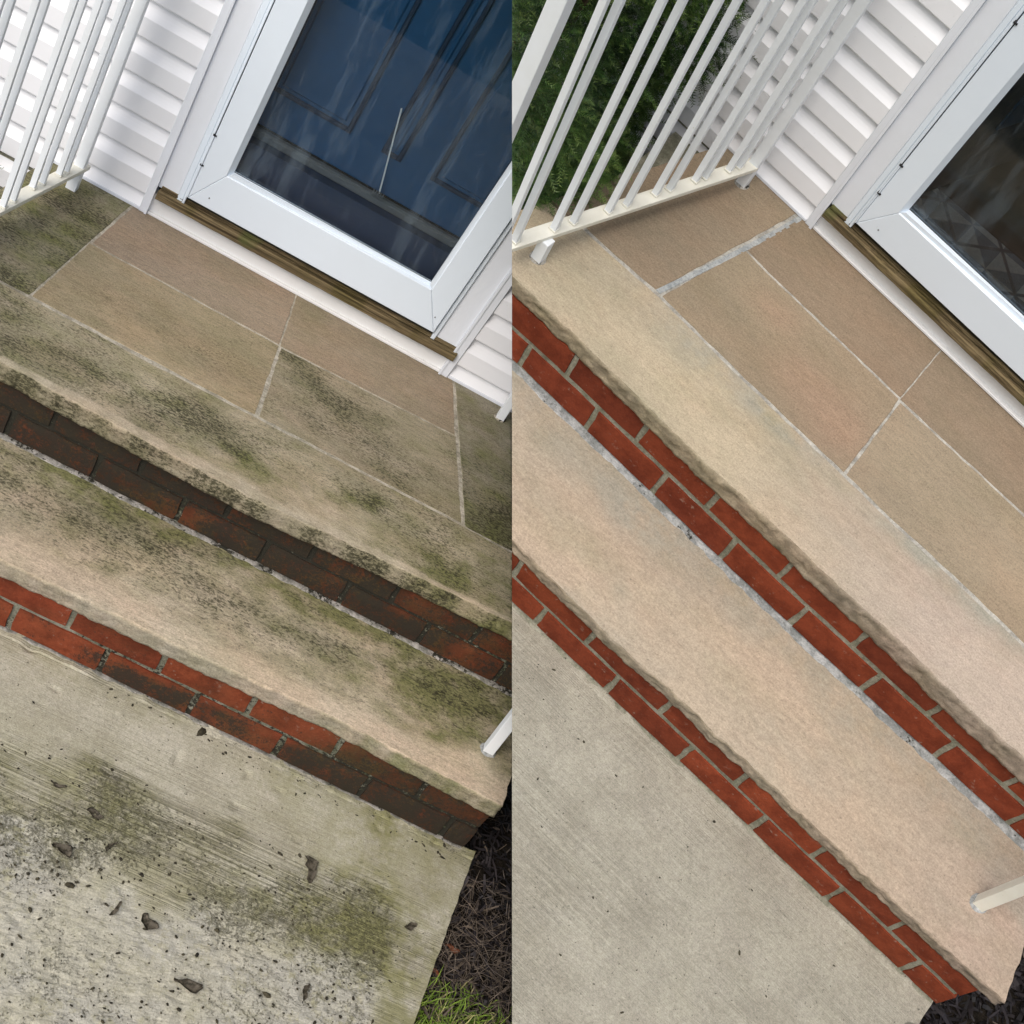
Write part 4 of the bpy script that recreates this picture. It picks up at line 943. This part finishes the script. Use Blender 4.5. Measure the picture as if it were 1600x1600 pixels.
crumbs(900, 'L', cxyL, PAR['L']['zg']-.0005, .0017, MAT['crumb'])
crumbs(240, 'L', lambda:(rng.uniform(.0,.95), rng.normal(-1.60,.10)), PAR['L']['zg']-.0006, .0019, MAT['crumb'])
crumbs(420, 'R', lambda:(rng.uniform(0,1.2), rng.uniform(-2.3,-1.1)), PAR['R']['zg']-.0003, .0014, MAT['crumb'])
crumbs(90, 'L', lambda:(rng.uniform(.2,1.1), rng.uniform(-1.25,-1.205)), PAR['L']['zg'], .002, MAT['crumb'])

def leaf(side, x, y, z, size, rot, lab, mat, seed, curl=.35, name='dead_leaf', grp='leaf scraps on the mossy walkway'):
    T = Vector((x,y,z)); bm = bmesh.new(); N = 7; G = []; r = random.Random(seed)
    for i in range(N):
        row = []; u = i/(N-1); w = math.sin(math.pi*(.05+.9*u))**.8*(.20+.10*math.sin(seed*3.1))*(1+r.uniform(-.45,.45))
        for j in range(5):
            v = (j/4-.5)*2; px = (u-.5)*size; py = v*w*size+r.uniform(-.04,.04)*size+.22*size*math.sin(u*3+seed); pz = curl*size*(v*v*.20+.10*math.sin(u*5+seed)+r.uniform(0,.10))+.0010
            row.append(bm.verts.new((x+px*math.cos(rot)-py*math.sin(rot), y+px*math.sin(rot)+py*math.cos(rot), z+pz)))
        G.append(row)
    for i in range(N-1):
        for j in range(4): bm.faces.new((G[i][j],G[i+1][j],G[i+1][j+1],G[i][j+1]))
    g = bmesh.ops.solidify(bm, geom=bm.faces[:], thickness=.0012)
    tag(put(name, bm, mat, side=side, base=(x,y,z), smooth=True), lab, 'dead leaf', grp)
zg = PAR['L']['zg']
for i, (x, y, sz, rt_, lab) in enumerate([
 (.600,-1.807,.046,.6,'largest dark leaf scrap, on pale worn concrete near the bottom of the left half'),
 (.752,-1.442,.055,-.9,'long curled dark leaf on smooth green concrete, highest scrap towards the right'),
 (.828,-1.718,.034,1.2,'dark clump of leaf beside the green broomed band near the bottom'),
 (1.005,-1.461,.026,.2,'small dark scrap closest to the right edge of the mossy walkway'),
 (.211,-1.510,.030,.1,'curled brown leaf on green concrete, uppermost scrap at the far left'),
 (.302,-1.540,.028,.4,'flat dark leaf just right of the uppermost far left scrap'),
 (.362,-1.597,.030,1.4,'round dark leaf scrap in the middle of the speckled left area'),
 (.276,-1.653,.036,-.6,'olive dark leaf clump below the green patch at far left'),
 (.417,-1.721,.032,.9,'crescent shaped brown leaf on pale bluish concrete'),
 (.489,-1.715,.036,-.3,'thin curled leaf with a pale body right of the crescent leaf'),
 ]): leaf('L', x, y, zg, sz*1.15, rt_, lab, MAT['leafdk'], i*5+2)
for i, (x, y, sz, lab) in enumerate([(1.115,-1.452,.034,'bright orange leaf piece on the dark mulch near the walkway edge'),(1.085,-1.425,.024,'small orange leaf piece touching the walkway edge'),(1.085,-1.53,.024,'orange leaf piece just above the grass tuft')]):
    leaf('L', x, y, PAR['L']['soil']+.022, sz, .4+i, lab, MAT['leafor'], 90+i, .5, 'orange_leaf', 'orange leaf pieces on the mulch')
print('objects', len(bpy.data.objects), 'tris', sum(sum(len(p.vertices)-2 for p in o.data.polygons) for o in bpy.data.objects if o.type == 'MESH'))
